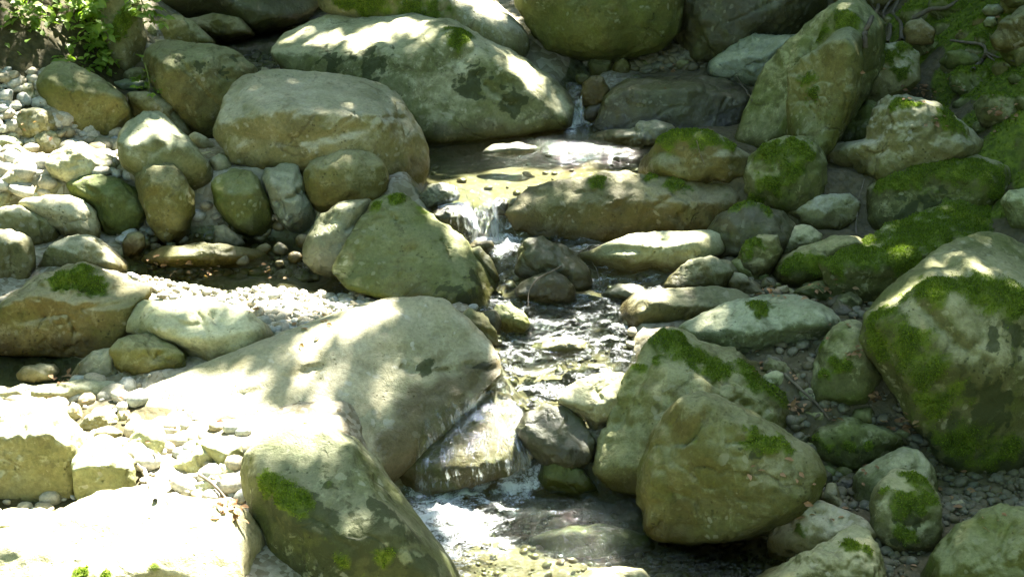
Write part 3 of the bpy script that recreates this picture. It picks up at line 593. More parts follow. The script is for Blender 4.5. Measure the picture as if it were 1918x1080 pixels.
R_([(1100,125),(1103,112),(1125,108),(1145,112),(1151,130),(1142,148),(1110,148)], 150, 'olive', 'squarish olive cobble in the dark under the top boulder, left of a round one', 'the squarish olive cobble', 'cobble', p=3.5, group='cobbles under the dark overhang')
R_([(1147,130),(1152,114),(1168,109),(1182,122),(1180,145),(1160,152),(1149,146)], 152, 'olive', 'round olive cobble in the dark under the top boulder, right of the squarish one', 'the round dark cobble', 'cobble', group='cobbles under the dark overhang')
for (cx_, cy_, r_, lb) in [(1206,128,17,'dark cobble next to the round one under the overhang'),(1240,131,15,'dark cobble in the middle of the row under the overhang'),(1275,127,18,'dark cobble at the right end of the row under the overhang'),(1090,148,12,'tiny dark cobble at the left end of the row under the overhang'),(1192,150,11,'small dark cobble lying just behind the dark flat boulder')]:
    R_([(cx_+r_*1.2*math.cos(a)*random.uniform(.85,1.1), cy_+r_*math.sin(a)*random.uniform(.8,1.05)) for a in np.linspace(0,2*math.pi,9)[:-1]], cy_+r_, 'olive', lb, lb, 'cobble', group='cobbles under the dark overhang')
R_([(985,150),(1000,60),(1150,40),(1300,55),(1330,150),(1160,165)], 122, 'dark', 'dark rock added as shade backdrop in the hollow, carrying the overhanging boulder', 'the carrying rock', 'rock', k=1.2, D=.6, group=G_C)  # added stone; its dark colour stands in for shade in the hollow
R_([(965,10),(970,-50),(1100,-110),(1250,-80),(1282,0),(1272,60),(1232,97),(1150,114),(1080,106),(1030,92),(1003,62),(983,30)], 150, 'green', 'enormous shaded boulder with a green front overhanging a dark hollow, top right of centre', 'the overhanging boulder', group=G_C, k=.55, D=.8, p=2.8)
R_([(1262,60),(1268,0),(1300,-50),(1420,-70),(1535,-40),(1545,10),(1484,78),(1425,94),(1340,124),(1288,118)], 150, 'dark', 'large dark boulder next to the overhanging one with a blue grey top', 'the dark neighbour boulder', group=G_C, k=.6, D=.8)
R_([(1325,128),(1335,112),(1380,78),(1410,67),(1450,68),(1492,66),(1498,90),(1475,135),(1420,168),(1370,160),(1330,145)], 172, 'slate', 'angular blue grey boulder in front of the large dark one', 'the angular blue grey boulder', group=G_R, p=3, pl=[(1440,66,(-.3,-.4,1)),(1400,110,(-.3,-1,.1),0)], rough=1.4)
R_([(1111,226),(1125,195),(1150,165),(1185,145),(1230,142),(1320,143),(1375,150),(1400,168),(1408,200),(1396,243),(1370,262),(1300,258),(1200,250),(1130,250),(1113,243)], 254, 'dark', 'long dark boulder with a flat top standing at the far side of the upper pool', 'the dark flat boulder', group=G_C, p=5, D=1.1, k=.33, qs=22, hull=[(1185,143,.35),(1320,141,.4),(1378,149,.4),(1405,170,.3),(1140,180,.1),(1200,168,.05),(1290,165,.05),(1395,190,.1),(1110,238,.05),(1130,252,0),(1250,258,-.05),(1370,264,0),(1398,243,.1),(1123,195,.2),(1148,165,.3),(1150,240,.5),(1380,240,.5)])
R_([(1130,258),(1155,246),(1185,240),(1202,228),(1235,226),(1262,240),(1247,264),(1200,277),(1150,270)], 268, 'slate', 'low jagged greenish rock in the upper pool before the dark flat boulder', 'the jagged pool rock', 'rock', rough=2.2, k=.3, group=G_C, wet=.15)
R_([(1207,320),(1215,285),(1235,258),(1265,246),(1305,243),(1345,252),(1380,275),(1404,290),(1403,332),(1372,350),(1300,345),(1235,338)], 352, 'brown', 'brown domed boulder with a bright moss cap at the right end of the upper pool', 'the moss capped dome', group=G_C, moss=[(1250,258,26),(1290,250,26),(1330,255,22),(1365,270,14)], p=2.5)
R_([(945,370),(985,352),(1040,350),(1090,338),(1135,322),(1185,320),(1240,340),(1300,347),(1380,345),(1392,365),(1372,392),(1320,428),(1240,444),(1120,452),(1040,448),(970,434),(943,402)], 450, 'brown', 'long low boulder damming the upper pool, wet on its shaded front', 'the damming boulder', group=G_C, D=1.0, k=.31, p=4, moss=[(1115,340,14),(1270,346,20),(1215,332,12)], cr=[([(1000,365),(1080,362),(1160,385)],8,7),([(1290,350),(1260,372),(1235,385)],9,9)], wet=.25, qs=20, hull=[(985,350,0.158),(1090,335,0.18),(1135,319,0.189),(1187,317,0.189),(1240,338,0.18),(1300,345,0.18),(1382,343,0.18),(1394,366,0.135),(960,390,0.054),(1060,385,0.036),(1150,375,0.023),(1240,385,0.023),(1330,380,0.036),(943,400,0.068),(968,438,0.023),(1040,452,0.0),(1120,455,0.0),(1240,447,0.009),(1322,430,0.036),(1374,392,0.09),(1000,420,0.27),(1300,420,0.27)])
R_([(1384,360),(1390,325),(1405,295),(1430,270),(1470,254),(1510,256),(1535,275),(1548,305),(1546,345),(1530,382),(1490,403),(1430,393),(1398,380)], 402, 'mossy', 'upright rounded boulder blotched with bright moss beside the moss capped dome', 'the moss blotched boulder', group=G_R, moss=[(1440,285,24),(1490,275,24),(1480,320,26),(1440,345,24),(1420,375,18),(1515,290,12)])
R_([(1374,262),(1400,200),(1440,130),(1480,80),(1520,40),(1560,10),(1610,5),(1650,50),(1655,120),(1620,190),(1570,270),(1490,290),(1410,290)], 290, 'mossy', 'tall leaning slab with long streaks running down its face', 'the streaked leaning slab', 'flat_rock', group=G_R, D=.7, k=.6, p=2.8, pl=[(1450,130,(-.75,-.5,.55))], cr=[([(1540,50),(1480,150),(1420,250)],6,9),([(1500,130),(1470,210),(1450,270)],5,8),([(1570,40),(1500,150),(1490,250)],5,9)], moss=[(1580,40,24),(1545,60,16)])
R_([(1474,190),(1480,140),(1505,110),(1560,68),(1590,57),(1613,75),(1617,130),(1602,195),(1562,275),(1530,308),(1484,285)], 322, 'olive', 'dark wedge shaped boulder leaning before the streaked slab', 'the dark wedge', group=G_R, k=.35, p=3.0, pl=[(1480,150,(-.7,-.6,.3))], moss=[(1512,150,16),(1520,172,16)])
R_([(1590,125),(1600,100),(1640,82),(1690,78),(1722,100),(1724,152),(1692,180),(1640,205),(1605,184),(1591,152)], 255, 'tan', 'round boulder with yellow green moss patches perched on the right bank', 'the perched boulder', group=G_R, moss=[(1615,105,18),(1660,105,20),(1690,92,18),(1690,140,16)], k=.5)
R_([(1568,268),(1600,215),(1625,190),(1652,200),(1642,272),(1600,282)], 290, 'green', 'smooth dark green slab wedged in the gap below the perched boulder', 'the wedged green slab', 'flat_rock', k=.5)
R_([(1556,285),(1580,265),(1618,266),(1630,240),(1635,205),(1660,182),(1700,178),(1750,190),(1800,230),(1838,270),(1832,295),(1780,318),(1700,338),(1650,346),(1600,326),(1563,303)], 350, 'tan', 'L shaped pale brown boulder with a blunt foot and mossy shoulder on the right', 'the L shaped boulder', group=G_R, moss=[(1700,195,20),(1675,200,14),(1780,225,26)], cx=1690, cy=262, rough=1.4, p=2.8)
R_([(1548,290),(1556,272),(1580,265),(1590,285),(1572,305),(1552,306)], 318, 'dark', 'small dark knob of rock at the blunt foot of the L shaped boulder', 'the dark knob', 'rock', k=.3)
R_([(1615,388),(1625,350),(1655,325),(1700,310),(1760,295),(1830,295),(1892,310),(1902,360),(1862,405),(1780,446),(1700,452),(1630,446),(1613,422)], 450, 'mossy', 'broad boulder half covered with dark moss below the L shaped one', 'the half mossed boulder', group=G_R, moss=[(1650,345,18),(1720,315,40),(1780,305,40),(1840,320,45),(1690,340,22),(1870,350,30)], k=.55, stain=[(1760,390,30),(1700,400,24)])
R_([(1462,400),(1475,375),(1505,360),(1545,364),(1590,362),(1613,378),(1606,407),(1575,433),(1530,440),(1490,428)], 442, 'tan', 'smooth bean shaped stone right of the dark moss rimmed rock', 'the bean shaped stone', 'stone', group=G_R)
R_([(1314,462),(1325,430),(1350,400),(1390,381),(1420,382),(1460,400),(1486,430),(1472,472),(1420,494),(1340,492),(1316,480)], 492, 'dark', 'dark boulder with a thin rim of moss at the right end of the damming boulder', 'the moss rimmed dark boulder', group=G_R, moss=[(1345,400,12),(1390,386,20),(1435,394,14),(1320,440,8)], p=2.8)
R_([(1378,497),(1390,460),(1420,440),(1455,440),(1467,470),(1442,512),(1410,528),(1385,518)], 524, 'mossy', 'grey stone with a moss stripe in front of the moss rimmed dark boulder', 'the moss striped stone', 'stone', group=G_R, moss=[(1408,455,16),(1400,475,12)])
R_([(1443,472),(1460,448),(1490,425),(1515,421),(1541,440),(1540,464),(1500,484),(1460,492)], 490, 'grey', 'pale grey tilted stone below the bean shaped one', 'the tilted grey stone', 'stone', group=G_R)
R_([(1448,512),(1460,485),(1500,462),(1560,442),(1600,443),(1622,455),(1585,505),(1540,535),(1490,545),(1458,534)], 540, 'mossy', 'low mossy boulder left of the flat mossy boulder', 'the low mossy boulder', group=G_R, moss=[(1475,500,18),(1500,485,16),(1530,500,22)])
R_([(1533,492),(1550,475),(1620,450),(1640,440),(1680,430),(1720,395),(1760,378),(1830,370),(1862,375),(1892,405),(1898,440),(1860,480),(1760,500),(1710,530),(1655,570),(1600,590),(1558,565),(1543,522)], 590, 'mossy', 'big flat boulder carpeted with moss behind the huge right boulder', 'the moss carpeted boulder', group=G_R, D=1.2, k=.37, p=5, moss=[(1560,488,30),(1620,475,35),(1680,465,40),(1740,430,50),(1800,410,50),(1850,400,40),(1700,490,30)], mossup=.55, cx=1700, cy=475, qs=26, hull=[(1533,490,0.06),(1560,498,0.018),(1650,503,0.0),(1730,478,0.03),(1620,447,0.3),(1680,426,0.45),(1725,392,0.57),(1770,374,0.66),(1835,366,0.72),(1892,400,0.66),(1900,440,0.48),(1850,480,0.18),(1546,525,0.09),(1563,568,0.06),(1600,593,0.048),(1660,573,0.03),(1720,530,0.06),(1860,520,0.24)])
R_([(1614,640),(1618,590),(1650,550),(1720,500),(1760,460),(1810,440),(1860,437),(1910,460),(1985,520),(2010,650),(1990,850),(1905,895),(1830,908),(1770,884),(1730,824),(1690,745),(1635,705)], 905, 'mossy', 'largest boulder of all, pale crowned with mossy flanks, cut by the right edge', 'the largest right boulder', group=G_R, D=1.1, k=.4, p=3.6, moss=[(1645,595,26),(1650,650,40),(1700,650,36),(1740,540,36),(1760,760,40),(1800,830,46),(1830,540,36),(1890,560,50),(1720,700,40),(1880,840,40)], cr=[([(1760,480),(1830,560),(1850,640)],14,14),([(1720,570),(1790,640),(1850,680)],9,14)], rough=1.5, qs=22, hull=[(1616,640,.15),(1617,590,.25),(1660,546,.35),(1720,498,.45),(1765,458,.6),(1810,438,.7),(1860,434,.75),(1920,463,.75),(2000,530,.7),(1660,600,.07),(1745,545,.12),(1830,545,.12),(1930,560,.15),(1700,700,-.03),(1850,680,-.08),(1960,700,0),(1690,747,.05),(1740,832,-.02),(1780,887,-.02),(1840,909,0),(1910,897,0),(1990,850,.1),(1700,560,1.0),(1850,480,1.2),(2020,600,1.1),(1800,860,.9),(2000,850,.9),(1660,700,.8)], stain=[(1850,770,60),(1790,830,45),(1900,620,50),(1700,660,28),(1880,870,50)])
R_([(1876,378),(1890,357),(1940,350),(1965,400),(1935,434),(1893,428)], 440, 'grey', 'greenish stone cut by the right edge above the largest boulder', 'the edge stone', 'stone', k=.4)
R_([(1093,478),(1130,458),(1180,440),(1250,434),(1328,440),(1342,472),(1312,504),(1270,510),(1220,503),(1170,508),(1126,493)], 508, 'pale', 'white slab in full sun in the stream before the damming boulder', 'the white stream slab', 'flat_rock', group=G_C, D=.7, k=.3, p=3, pl=[(1240,434,(-.05,-.22,1)),(1200,490,(0,-1,.1),0)])
R_([(968,502),(970,470),(985,450),(1015,444),(1045,460),(1078,475),(1102,500),(1109,532),(1095,544),(1060,540),(1000,528),(970,517)], 538, 'dark', 'dark angular wet rock in mid stream below the upper fall', 'the angular midstream rock', 'rock', group=G_C, p=3.2, rough=2, wet=.35, pl=[(1050,462,(.5,-.35,1))])
R_([(965,552),(975,530),(1000,515),(1035,508),(1060,518),(1076,540),(1078,564),(1040,573),(985,569)], 566, 'dark', 'small dark dome of rock directly in front of the angular midstream rock', 'the small midstream dome', 'rock', group=G_C)
R_([(1125,552),(1145,536),(1165,532),(1195,537),(1216,550),(1202,566),(1150,566)], 556, 'slate', 'low pale stone awash in the riffle right of the small dome', 'the low awash stone', 'stone', group=G_C, wet=.2)
R_([(1236,538),(1255,515),(1290,488),(1330,480),(1365,488),(1380,510),(1362,543),(1300,552),(1250,548)], 548, 'brown', 'rounded speckled stone in front of the white stream slab', 'the speckled stone', 'stone', group=G_R)
R_([(1360,527),(1375,510),(1395,513),(1423,535),(1427,552),(1395,556),(1366,543)], 556, 'tan', 'small two humped tan stone above the pale topped boulder', 'the two humped stone', 'stone')
R_([(1168,598),(1180,570),(1200,552),(1250,540),(1330,538),(1390,545),(1410,562),(1392,605),(1300,628),(1240,626),(1178,616)], 622, 'brown', 'brown boulder with a pale pitted top at the right edge of the riffle', 'the pale topped brown boulder', group=G_R, p=2.9, pl=[(1300,538,(0,-.3,1)),(1300,572,(0,-1,0),0)], cr=[([(1200,570),(1215,578),(1240,572)],8,9)])
R_([(1266,614),(1310,590),(1370,565),(1430,557),(1500,560),(1540,575),(1565,595),(1572,612),(1542,649),(1480,669),(1420,676),(1350,660),(1288,645)], 672, 'grey', 'smooth grey green boulder with a sunlit left shoulder, right of the riffle', 'the smooth grey green boulder', group=G_R, moss=[(1420,572,20),(1330,650,14)], p=2.5, wet=.1)
R_([(1108,884),(1120,840),(1140,780),(1165,710),(1200,650),(1235,614),(1260,612),(1295,640),(1330,655),(1390,670),(1450,695),(1500,740),(1530,780),(1514,814),(1440,830),(1350,850),(1280,860),(1240,900),(1210,922),(1170,932),(1120,912)], 925, 'olive', 'steep ridged boulder with a mossy peak and back at the right of the lower pool', 'the mossy peaked boulder', group=G_R, D=.75, k=.5, p=2.9, cx=1270, cy=765, moss=[(1255,638,32),(1300,665,30),(1340,690,34),(1400,700,30),(1450,730,28),(1230,670,14),(1200,690,12)], cr=[([(1225,660),(1190,720),(1150,800)],10,12),([(1290,660),(1310,700),(1400,760)],8,10)], rough=1.3, qs=24, hull=[(1108,887,0),(1140,928,-.02),(1215,928,-.05),(1120,838,.08),(1163,710,.2),(1198,650,.3),(1240,611,.4),(1262,611,.42),(1302,640,.4),(1395,668,.45),(1457,695,.42),(1504,740,.32),(1531,782,.25),(1514,818,.2),(1275,690,.14),(1320,720,.08),(1300,860,-.1),(1440,830,.15),(1250,680,.75),(1400,720,.85),(1500,780,.7),(1200,850,.6)])
R_([(1198,900),(1205,860),(1225,810),(1255,765),(1280,742),(1310,734),(1350,745),(1400,770),(1450,800),(1500,830),(1530,850),(1547,890),(1537,932),(1500,968),(1440,995),(1370,1014),(1290,1022),(1230,1014),(1206,987),(1210,955),(1201,930)], 1018, 'olive', 'big olive brown boulder with a cracked crown standing in the lower pool', 'the cracked crown boulder', group=G_R, D=.85, p=2.8, k=.5, moss=[(1415,820,24),(1445,830,22),(1470,842,14)], cr=[([(1325,765),(1305,800),(1282,830)],6,14),([(1365,828),(1395,824),(1420,825)],5,9)], stain=[(1420,835,22)])
R_([(1510,728),(1520,690),(1540,640),(1565,610),(1590,600),(1612,605),(1642,640),(1655,705),(1622,755),(1560,765),(1524,760)], 764, 'mossy', 'upright grey stone with a dark moss patch wedged against the largest right boulder', 'the upright wedged stone', 'stone', group=G_R, moss=[(1570,685,18),(1548,700,14),(1540,645,10)], p=2.8, pl=[(1640,660,(.85,-.4,.2))])
R_([(1508,822),(1530,800),(1580,782),(1620,790),(1665,805),(1692,824),(1682,852),(1640,868),(1600,886),(1560,879),(1530,858),(1514,842)], 884, 'mossy', 'flattened diamond shaped stone spotted with dark moss right of the cracked crown boulder', 'the diamond shaped stone', 'stone', group=G_R, moss=[(1595,835,14),(1550,840,14),(1530,822,10),(1625,835,10)], p=2.4, stain=[(1600,838,14),(1560,842,10),(1630,840,10)])
R_([(1593,932),(1605,890),(1640,860),(1690,838),(1720,845),(1747,870),(1757,910),(1752,965),(1650,975),(1608,970)], 968, 'grey', 'pale stone with a bluish broken peak behind the mossy egg stone', 'the broken peak stone', 'stone', group=G_R, p=2.8)
R_([(1626,942),(1640,905),(1670,880),(1710,885),(1747,905),(1762,937),(1764,1002),(1747,1034),(1700,1046),(1660,1034),(1633,1002)], 1044, 'mossy', 'upright egg shaped stone half covered in dark moss near the lower right corner', 'the mossy egg stone', 'stone', group=G_R, moss=[(1720,900,22),(1700,950,28),(1690,1000,22),(1740,930,18),(1655,920,10)], cr=[([(1690,970),(1700,990),(1740,975)],7,9)], stain=[(1700,960,26),(1690,1010,20)])
R_([(1438,1018),(1450,985),(1480,955),(1510,936),(1545,940),(1590,960),(1625,975),(1643,1002),(1602,1034),(1500,1049),(1448,1044)], 1044, 'tan', 'pale humped stone left of the mossy egg stone', 'the pale humped stone', 'stone', group=G_R, moss=[(1500,995,12)], p=2.7, k=.45)
R_([(1415,1090),(1480,1050),(1550,1010),(1595,987),(1625,995),(1647,1030),(1660,1090),(1642,1150),(1500,1160)], 1150, 'grey', 'stone with a rough whitish crest cut by the bottom edge of the picture', 'the whitish crested stone', 'stone', group=G_R, moss=[(1590,1020,14),(1625,1030,10)], p=2.9, rough=1.4)
R_([(1723,1085),(1745,1035),(1790,990),(1840,955),(1890,944),(1945,960),(1985,1050),(1940,1150),(1780,1150)], 1140, 'green', 'green grey boulder in the lower right corner of the picture', 'the corner boulder', group=G_R, cr=[([(1900,980),(1885,1010),(1880,1040)],7,8)])
R_([(1006,892),(1018,862),(1045,847),(1075,860),(1105,895),(1122,920),(1085,932),(1028,920)], 918, 'green', 'small olive dome of rock awash at the edge of the lower pool', 'the olive awash dome', 'rock', group=G_C, wet=.5)
R_([(966,802),(980,775),(1020,760),(1060,764),(1090,788),(1112,825),(1110,858),(1076,886),(1020,876),(983,838)], 884, 'dark', 'dark wet rock right of the lower fall with a glinting top', 'the dark rock by the lower fall', 'rock', group=G_C, wet=.35, p=3, rough=1.6, pl=[(1040,760,(.25,-.5,1))])
R_([(1045,748),(1070,720),(1110,702),(1170,699),(1172,750),(1145,795),(1115,805),(1088,775),(1058,760)], 806, 'pale', 'pale sloping stone sunlit on top, between the riffle and the mossy peaked boulder', 'the pale sloping stone', 'stone', group=G_C, pl=[(1110,702,(-.2,-.5,1))], k=.3)
R_([(1085,1090),(1110,1068),(1160,1060),(1200,1066),(1226,1086),(1205,1120),(1105,1120)], 1120, 'pale', 'pale rounded stone just showing at the bottom edge below the lower pool', 'the bottom edge stone', 'stone', group=G_C)
R_([(980,1010),(1060,985),(1140,982),(1215,1005),(1235,1030),(1150,1052),(1030,1050)], 962, 'green', 'broad olive slab under the clear water of the lower pool', 'the sunken slab', 'flat_rock', D=.9, k=.0, wet=0, dz=.0, rough=1.3)
# --- middle
R_([(567,468),(575,440),(600,405),(640,378),(690,373),(710,400),(695,440),(652,495),(620,524),(588,505),(569,490)], 518, 'slate', 'bluish slab with a glossy sunlit patch leaning behind the tall green boulder', 'the glossy bluish slab', 'flat_rock', group=G_C, p=2.8, k=.55, wet=.5, pl=[(620,390,(-.5,-.35,1))], cr=[([(650,430),(675,415),(695,400)],4,7)])
R_([(617,507),(640,470),(675,420),(695,380),(720,364),(755,365),(790,385),(830,420),(870,450),(902,492),(932,532),(917,550),(910,575),(882,596),(850,606),(780,582),(720,552),(650,537)], 590, 'green', 'tall triangular green grey boulder in the very middle of the picture', 'the tall green boulder', group=G_C, D=.75, k=.5, p=3.0, moss=[(745,372,14),(705,385,10),(790,395,8)], cr=[([(722,395),(740,412),(760,420)],4,7),([(830,450),(845,470),(848,490)],5,8)], qs=22, hull=[(615,508,.12),(650,539,.05),(720,555,0),(790,585,-.03),(852,608,-.03),(886,599,0),(914,577,.08),(934,533,.25),(902,490,.25),(870,447,.3),(832,418,.35),(789,382,.42),(756,362,.45),(720,361,.42),(694,378,.38),(671,420,.28),(720,390,.33),(800,450,.2),(870,540,.02),(720,400,.9),(900,540,.7),(660,500,.6)], stain=[(862,555,34),(890,520,20)])
R_([(235,738),(330,705),(440,685),(510,650),(570,610),(640,580),(720,555),(780,549),(830,560),(880,595),(922,640),(950,685),(946,705),(905,722),(858,748),(810,775),(742,850),(722,900),(700,950),(640,960),(520,905),(400,840),(300,800),(238,775)], 900, 'cream', 'huge smooth slab dappled by leaf shadow across the middle foreground', 'the dappled slab', 'flat_rock', group=G_C, rough=.7, cr=[([(400,755),(470,738),(520,715),(590,690)],14,12),([(760,690),(800,700),(850,695)],10,14),([(880,680),(905,695),(925,690)],6,10)], wet=0, qs=9, y0=5.0, hull=[(233,738,0.15),(330,703,0.35),(440,683,0.45),(510,648,0.55),(570,608,0.6),(640,578,0.6),(720,552,0.6),(780,547,0.58),(830,557,0.55),(882,593,0.5),(924,638,0.42),(952,684,0.35),(948,706,0.3),(905,724,0.27),(852,752,0.2),(236,780,0.05),(300,806,0.02),(400,842,-0.04),(470,872,-0.08),(600,940,-0.12),(400,775,0.03),(600,815,-0.02),(640,620,1.1),(880,650,0.85),(300,730,0.6),(800,772,0.13),(742,852,0.0),(722,900,-0.03),(700,955,-0.07)], splash=[(890,712,34),(845,735,40),(790,775,44),(755,840,44),(735,890,40),(935,692,24)], stain=[(800,690,20),(905,690,16)])
R_([(738,905),(745,840),(775,785),(825,748),(900,728),(960,745),(988,795),(996,850),(970,893),(880,920),(790,935)], 925, 'amber', 'rounded brown rock under the film of the lower fall', 'the rock under the lower fall', 'rock', group=G_C, wet=0, qs=13, hull=[(775,775,0.31),(850,738,0.33),(905,724,0.33),(960,738,0.31),(990,785,0.24),(735,850,0.17),(740,905,0.05),(800,932,-0.01),(880,912,-0.03),(955,888,0.01),(998,858,0.1),(750,885,0.03),(820,884,0.0),(900,868,-0.03),(975,845,0.05),(850,800,0.15),(800,930,0.47),(960,900,0.47),(728,880,0.06),(726,840,0.16)])
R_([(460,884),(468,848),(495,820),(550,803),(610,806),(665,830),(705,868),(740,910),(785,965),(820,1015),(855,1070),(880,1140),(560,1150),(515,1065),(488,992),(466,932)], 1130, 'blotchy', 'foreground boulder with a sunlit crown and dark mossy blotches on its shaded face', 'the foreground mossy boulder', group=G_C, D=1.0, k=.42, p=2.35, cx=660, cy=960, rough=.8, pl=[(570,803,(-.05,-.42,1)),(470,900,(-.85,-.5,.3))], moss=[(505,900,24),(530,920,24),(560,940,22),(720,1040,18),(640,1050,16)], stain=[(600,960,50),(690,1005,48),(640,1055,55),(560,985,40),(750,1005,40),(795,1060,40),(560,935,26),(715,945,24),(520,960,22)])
R_([(-60,1012),(60,980),(150,945),(200,925),(260,914),(350,930),(420,940),(467,965),(487,1002),(490,1110),(300,1170),(-60,1170)], 1130, 'pale', 'wide white slab burnt out by the sun in the lower left corner', 'the burnt out white slab', 'flat_rock', group=G_L, D=.7, k=.5, p=3.0, pl=[(250,914,(-.05,-.35,1)),(485,1020,(1,-.3,.2))], moss=[(150,1076,16),(358,990,6),(340,1010,5),(290,1062,8),(200,1076,9)], wet=0)
R_([(-35,988),(20,958),(70,952),(120,961),(150,968),(132,993),(70,1018),(0,1012)], 1015, 'pale', 'low white stone with a shaded hollow front above the burnt out slab', 'the hollow fronted stone', 'stone', group=G_L, k=.3)
R_([(-70,800),(0,760),(60,751),(110,775),(145,808),(160,830),(142,872),(138,932),(90,948),(30,964),(-65,960)], 955, 'tan', 'large boulder with a sunlit top and brown shaded front at the left edge', 'the brown fronted edge boulder', group=G_L, p=4.5, D=1.1, k=.42, pl=[(50,752,(-.05,-.25,1)),(60,815,(0,-1,.05),0)], wet=0)
R_([(135,872),(145,845),(165,830),(195,826),(230,845),(252,865),(250,907),(220,934),(180,960),(150,948),(137,917)], 958, 'tan', 'blocky white topped boulder right of the brown fronted edge boulder', 'the blocky boulder', group=G_L, p=5, pl=[(190,827,(0,-.3,1)),(200,872,(.05,-1,.1),0)], wet=0, rough=1.4)
for poly, by, mat, lab, sh in [
 ([(236,832),(250,805),(280,790),(305,795),(312,820),(302,858),(280,876),(256,872),(243,852)],876,'pale','upright bleached cobble beside the blocky boulder','the upright bleached cobble'),
 ([(319,832),(330,815),(360,810),(371,820),(366,842),(340,850),(324,844)],850,'pale','small faceted white cobble under the edge of the dappled slab','the faceted cobble'),
 ([(322,872),(345,845),(375,832),(400,850),(399,878),(370,893),(332,894)],894,'pale','smooth white oval cobble in front of the faceted one','the white oval cobble'),
 ([(374,832),(390,824),(420,835),(450,831),(462,850),(460,884),(440,889),(405,872),(383,847)],890,'tan','long knobbly cobble lying along the foot of the dappled slab','the knobbly cobble'),
 ([(141,800),(160,780),(185,765),(210,768),(226,790),(217,808),(175,813)],812,'tan','low tan cobble behind the blocky boulder','the low tan cobble'),
 ([(212,788),(222,770),(240,767),(250,782),(245,802),(222,804)],804,'pale','small rounded cobble, left one of the pair below the corner of the dappled slab','the left pair cobble'),
 ([(242,785),(250,772),(265,778),(266,795),(250,804),(243,800)],804,'pale','small rounded cobble, right one of the pair below the corner of the dappled slab','the right pair cobble'),
 ([(163,818),(180,802),(205,797),(230,808),(227,828),(200,838),(168,835)],838,'tan','flat cobble wedged above the blocky boulder','the wedged flat cobble'),
 ([(58,738),(100,718),(160,711),(215,713),(238,735),(232,757),(200,770),(150,758),(98,752)],768,'pale','sunlit slab shaped cobble with a green lower side at the corner of the dappled slab','the green sided slab cobble'),
 ([(-20,742),(40,722),(95,728),(108,750),(60,766),(0,764)],768,'pale','low sunlit cobble at the left edge above the brown fronted boulder','the low sunlit cobble'),
 ([(362,908),(400,890),(440,900),(467,922),(442,945),(390,942),(365,932)],946,'pale','sunlit cobble tucked against the foreground mossy boulder','the tucked sunlit cobble'),
 ([(120,775),(135,752),(150,760),(158,785),(140,792)],794,'pale','small pale cobble under the green sided slab','the small cobble under the slab'),
 ([(300,880),(315,868),(330,880),(325,900),(305,902)],904,'pale','small pale cobble between the white oval one and the burnt out slab','the small middle cobble'),
 ([(70,770),(85,755),(112,758),(118,778),(95,786)],790,'tan','small tan cobble between the edge boulders at the left','the small tan edge cobble'),
 ([(400,905),(412,868),(440,872),(452,888),(440,902)],906,'pale','little pale cobble above the tucked sunlit one','the little pale cobble'),
 ([(95,945),(108,936),(125,942),(120,956),(98,958)],960,'tan','small tan cobble in the gap under the brown fronted boulder, right of another','the right gap cobble'),
 ([(70,950),(80,938),(98,944),(95,958),(75,960)],962,'tan','small tan cobble in the gap under the brown fronted boulder, left of another','the left gap cobble')]:
    R_(poly, by, mat, lab, sh, 'cobble', group='cobbles around the dappled slab', k=.45, wet=0)
for poly, by, mat, lab, sh, wet in [
 ([(857,594),(880,577),(905,588),(930,620),(933,650),(905,645),(878,628)],650,'olive','brown stone hugging the right edge of the dappled slab at the riffle','the hugging stone',.2),
 ([(893,600),(905,582),(928,580),(942,600),(936,625),(910,628)],628,'dark','small dark stone between the hugging stone and the pale wet one','the small dark stone',.3),
 ([(920,592),(930,570),(955,566),(980,584),(994,607),(986,621),(950,622),(923,608)],620,'olive','smooth rounded stone at the left edge of the riffle','the smooth riffle stone',.1),
 ([(990,652),(1015,634),(1060,628),(1098,638),(1108,655),(1080,670),(1015,671)],648,'tan','tan stone washed over by the riffle in full sun','the washed tan stone',.8),
 ([(1076,698),(1102,682),(1134,680),(1145,694),(1110,710),(1082,708)],690,'green','greenish stone washed over by the riffle beside the pale sloping one','the washed green stone',.8),
 ([(783,372),(800,348),(830,342),(852,350),(863,367),(840,384),(798,390)],388,'slate','small grey stone at the lip of the upper fall','the lip stone',.3),
 ([(808,402),(830,388),(860,385),(882,402),(893,434),(862,460),(820,430)],452,'dark','dark round rock behind the curtain of the upper fall','the rock behind the upper fall',.9),
 ([(924,385),(938,373),(952,380),(950,402),(930,404)],412,'dark','small dark stone poking out at the right side of the upper fall','the poking stone',.8),
 ([(873,464),(890,450),(920,451),(927,463),(911,476),(884,475)],472,'brown','small brown wet stone at the foot of the upper fall','the foot stone',.8),
 ([(880,470),(900,462),(925,490),(938,525),(925,535),(905,510)],532,'olive','narrow brown stone along the right flank of the tall green boulder','the flank stone',.5),
 ([(895,290),(920,272),(970,268),(1010,280),(960,296)],284,'slate','low greenish stone just breaking the surface of the upper pool','the pool stone',.6)]:
    R_(poly, by, mat, lab, sh, 'stone', group='small stones in the stream', k=.35, wet=wet)
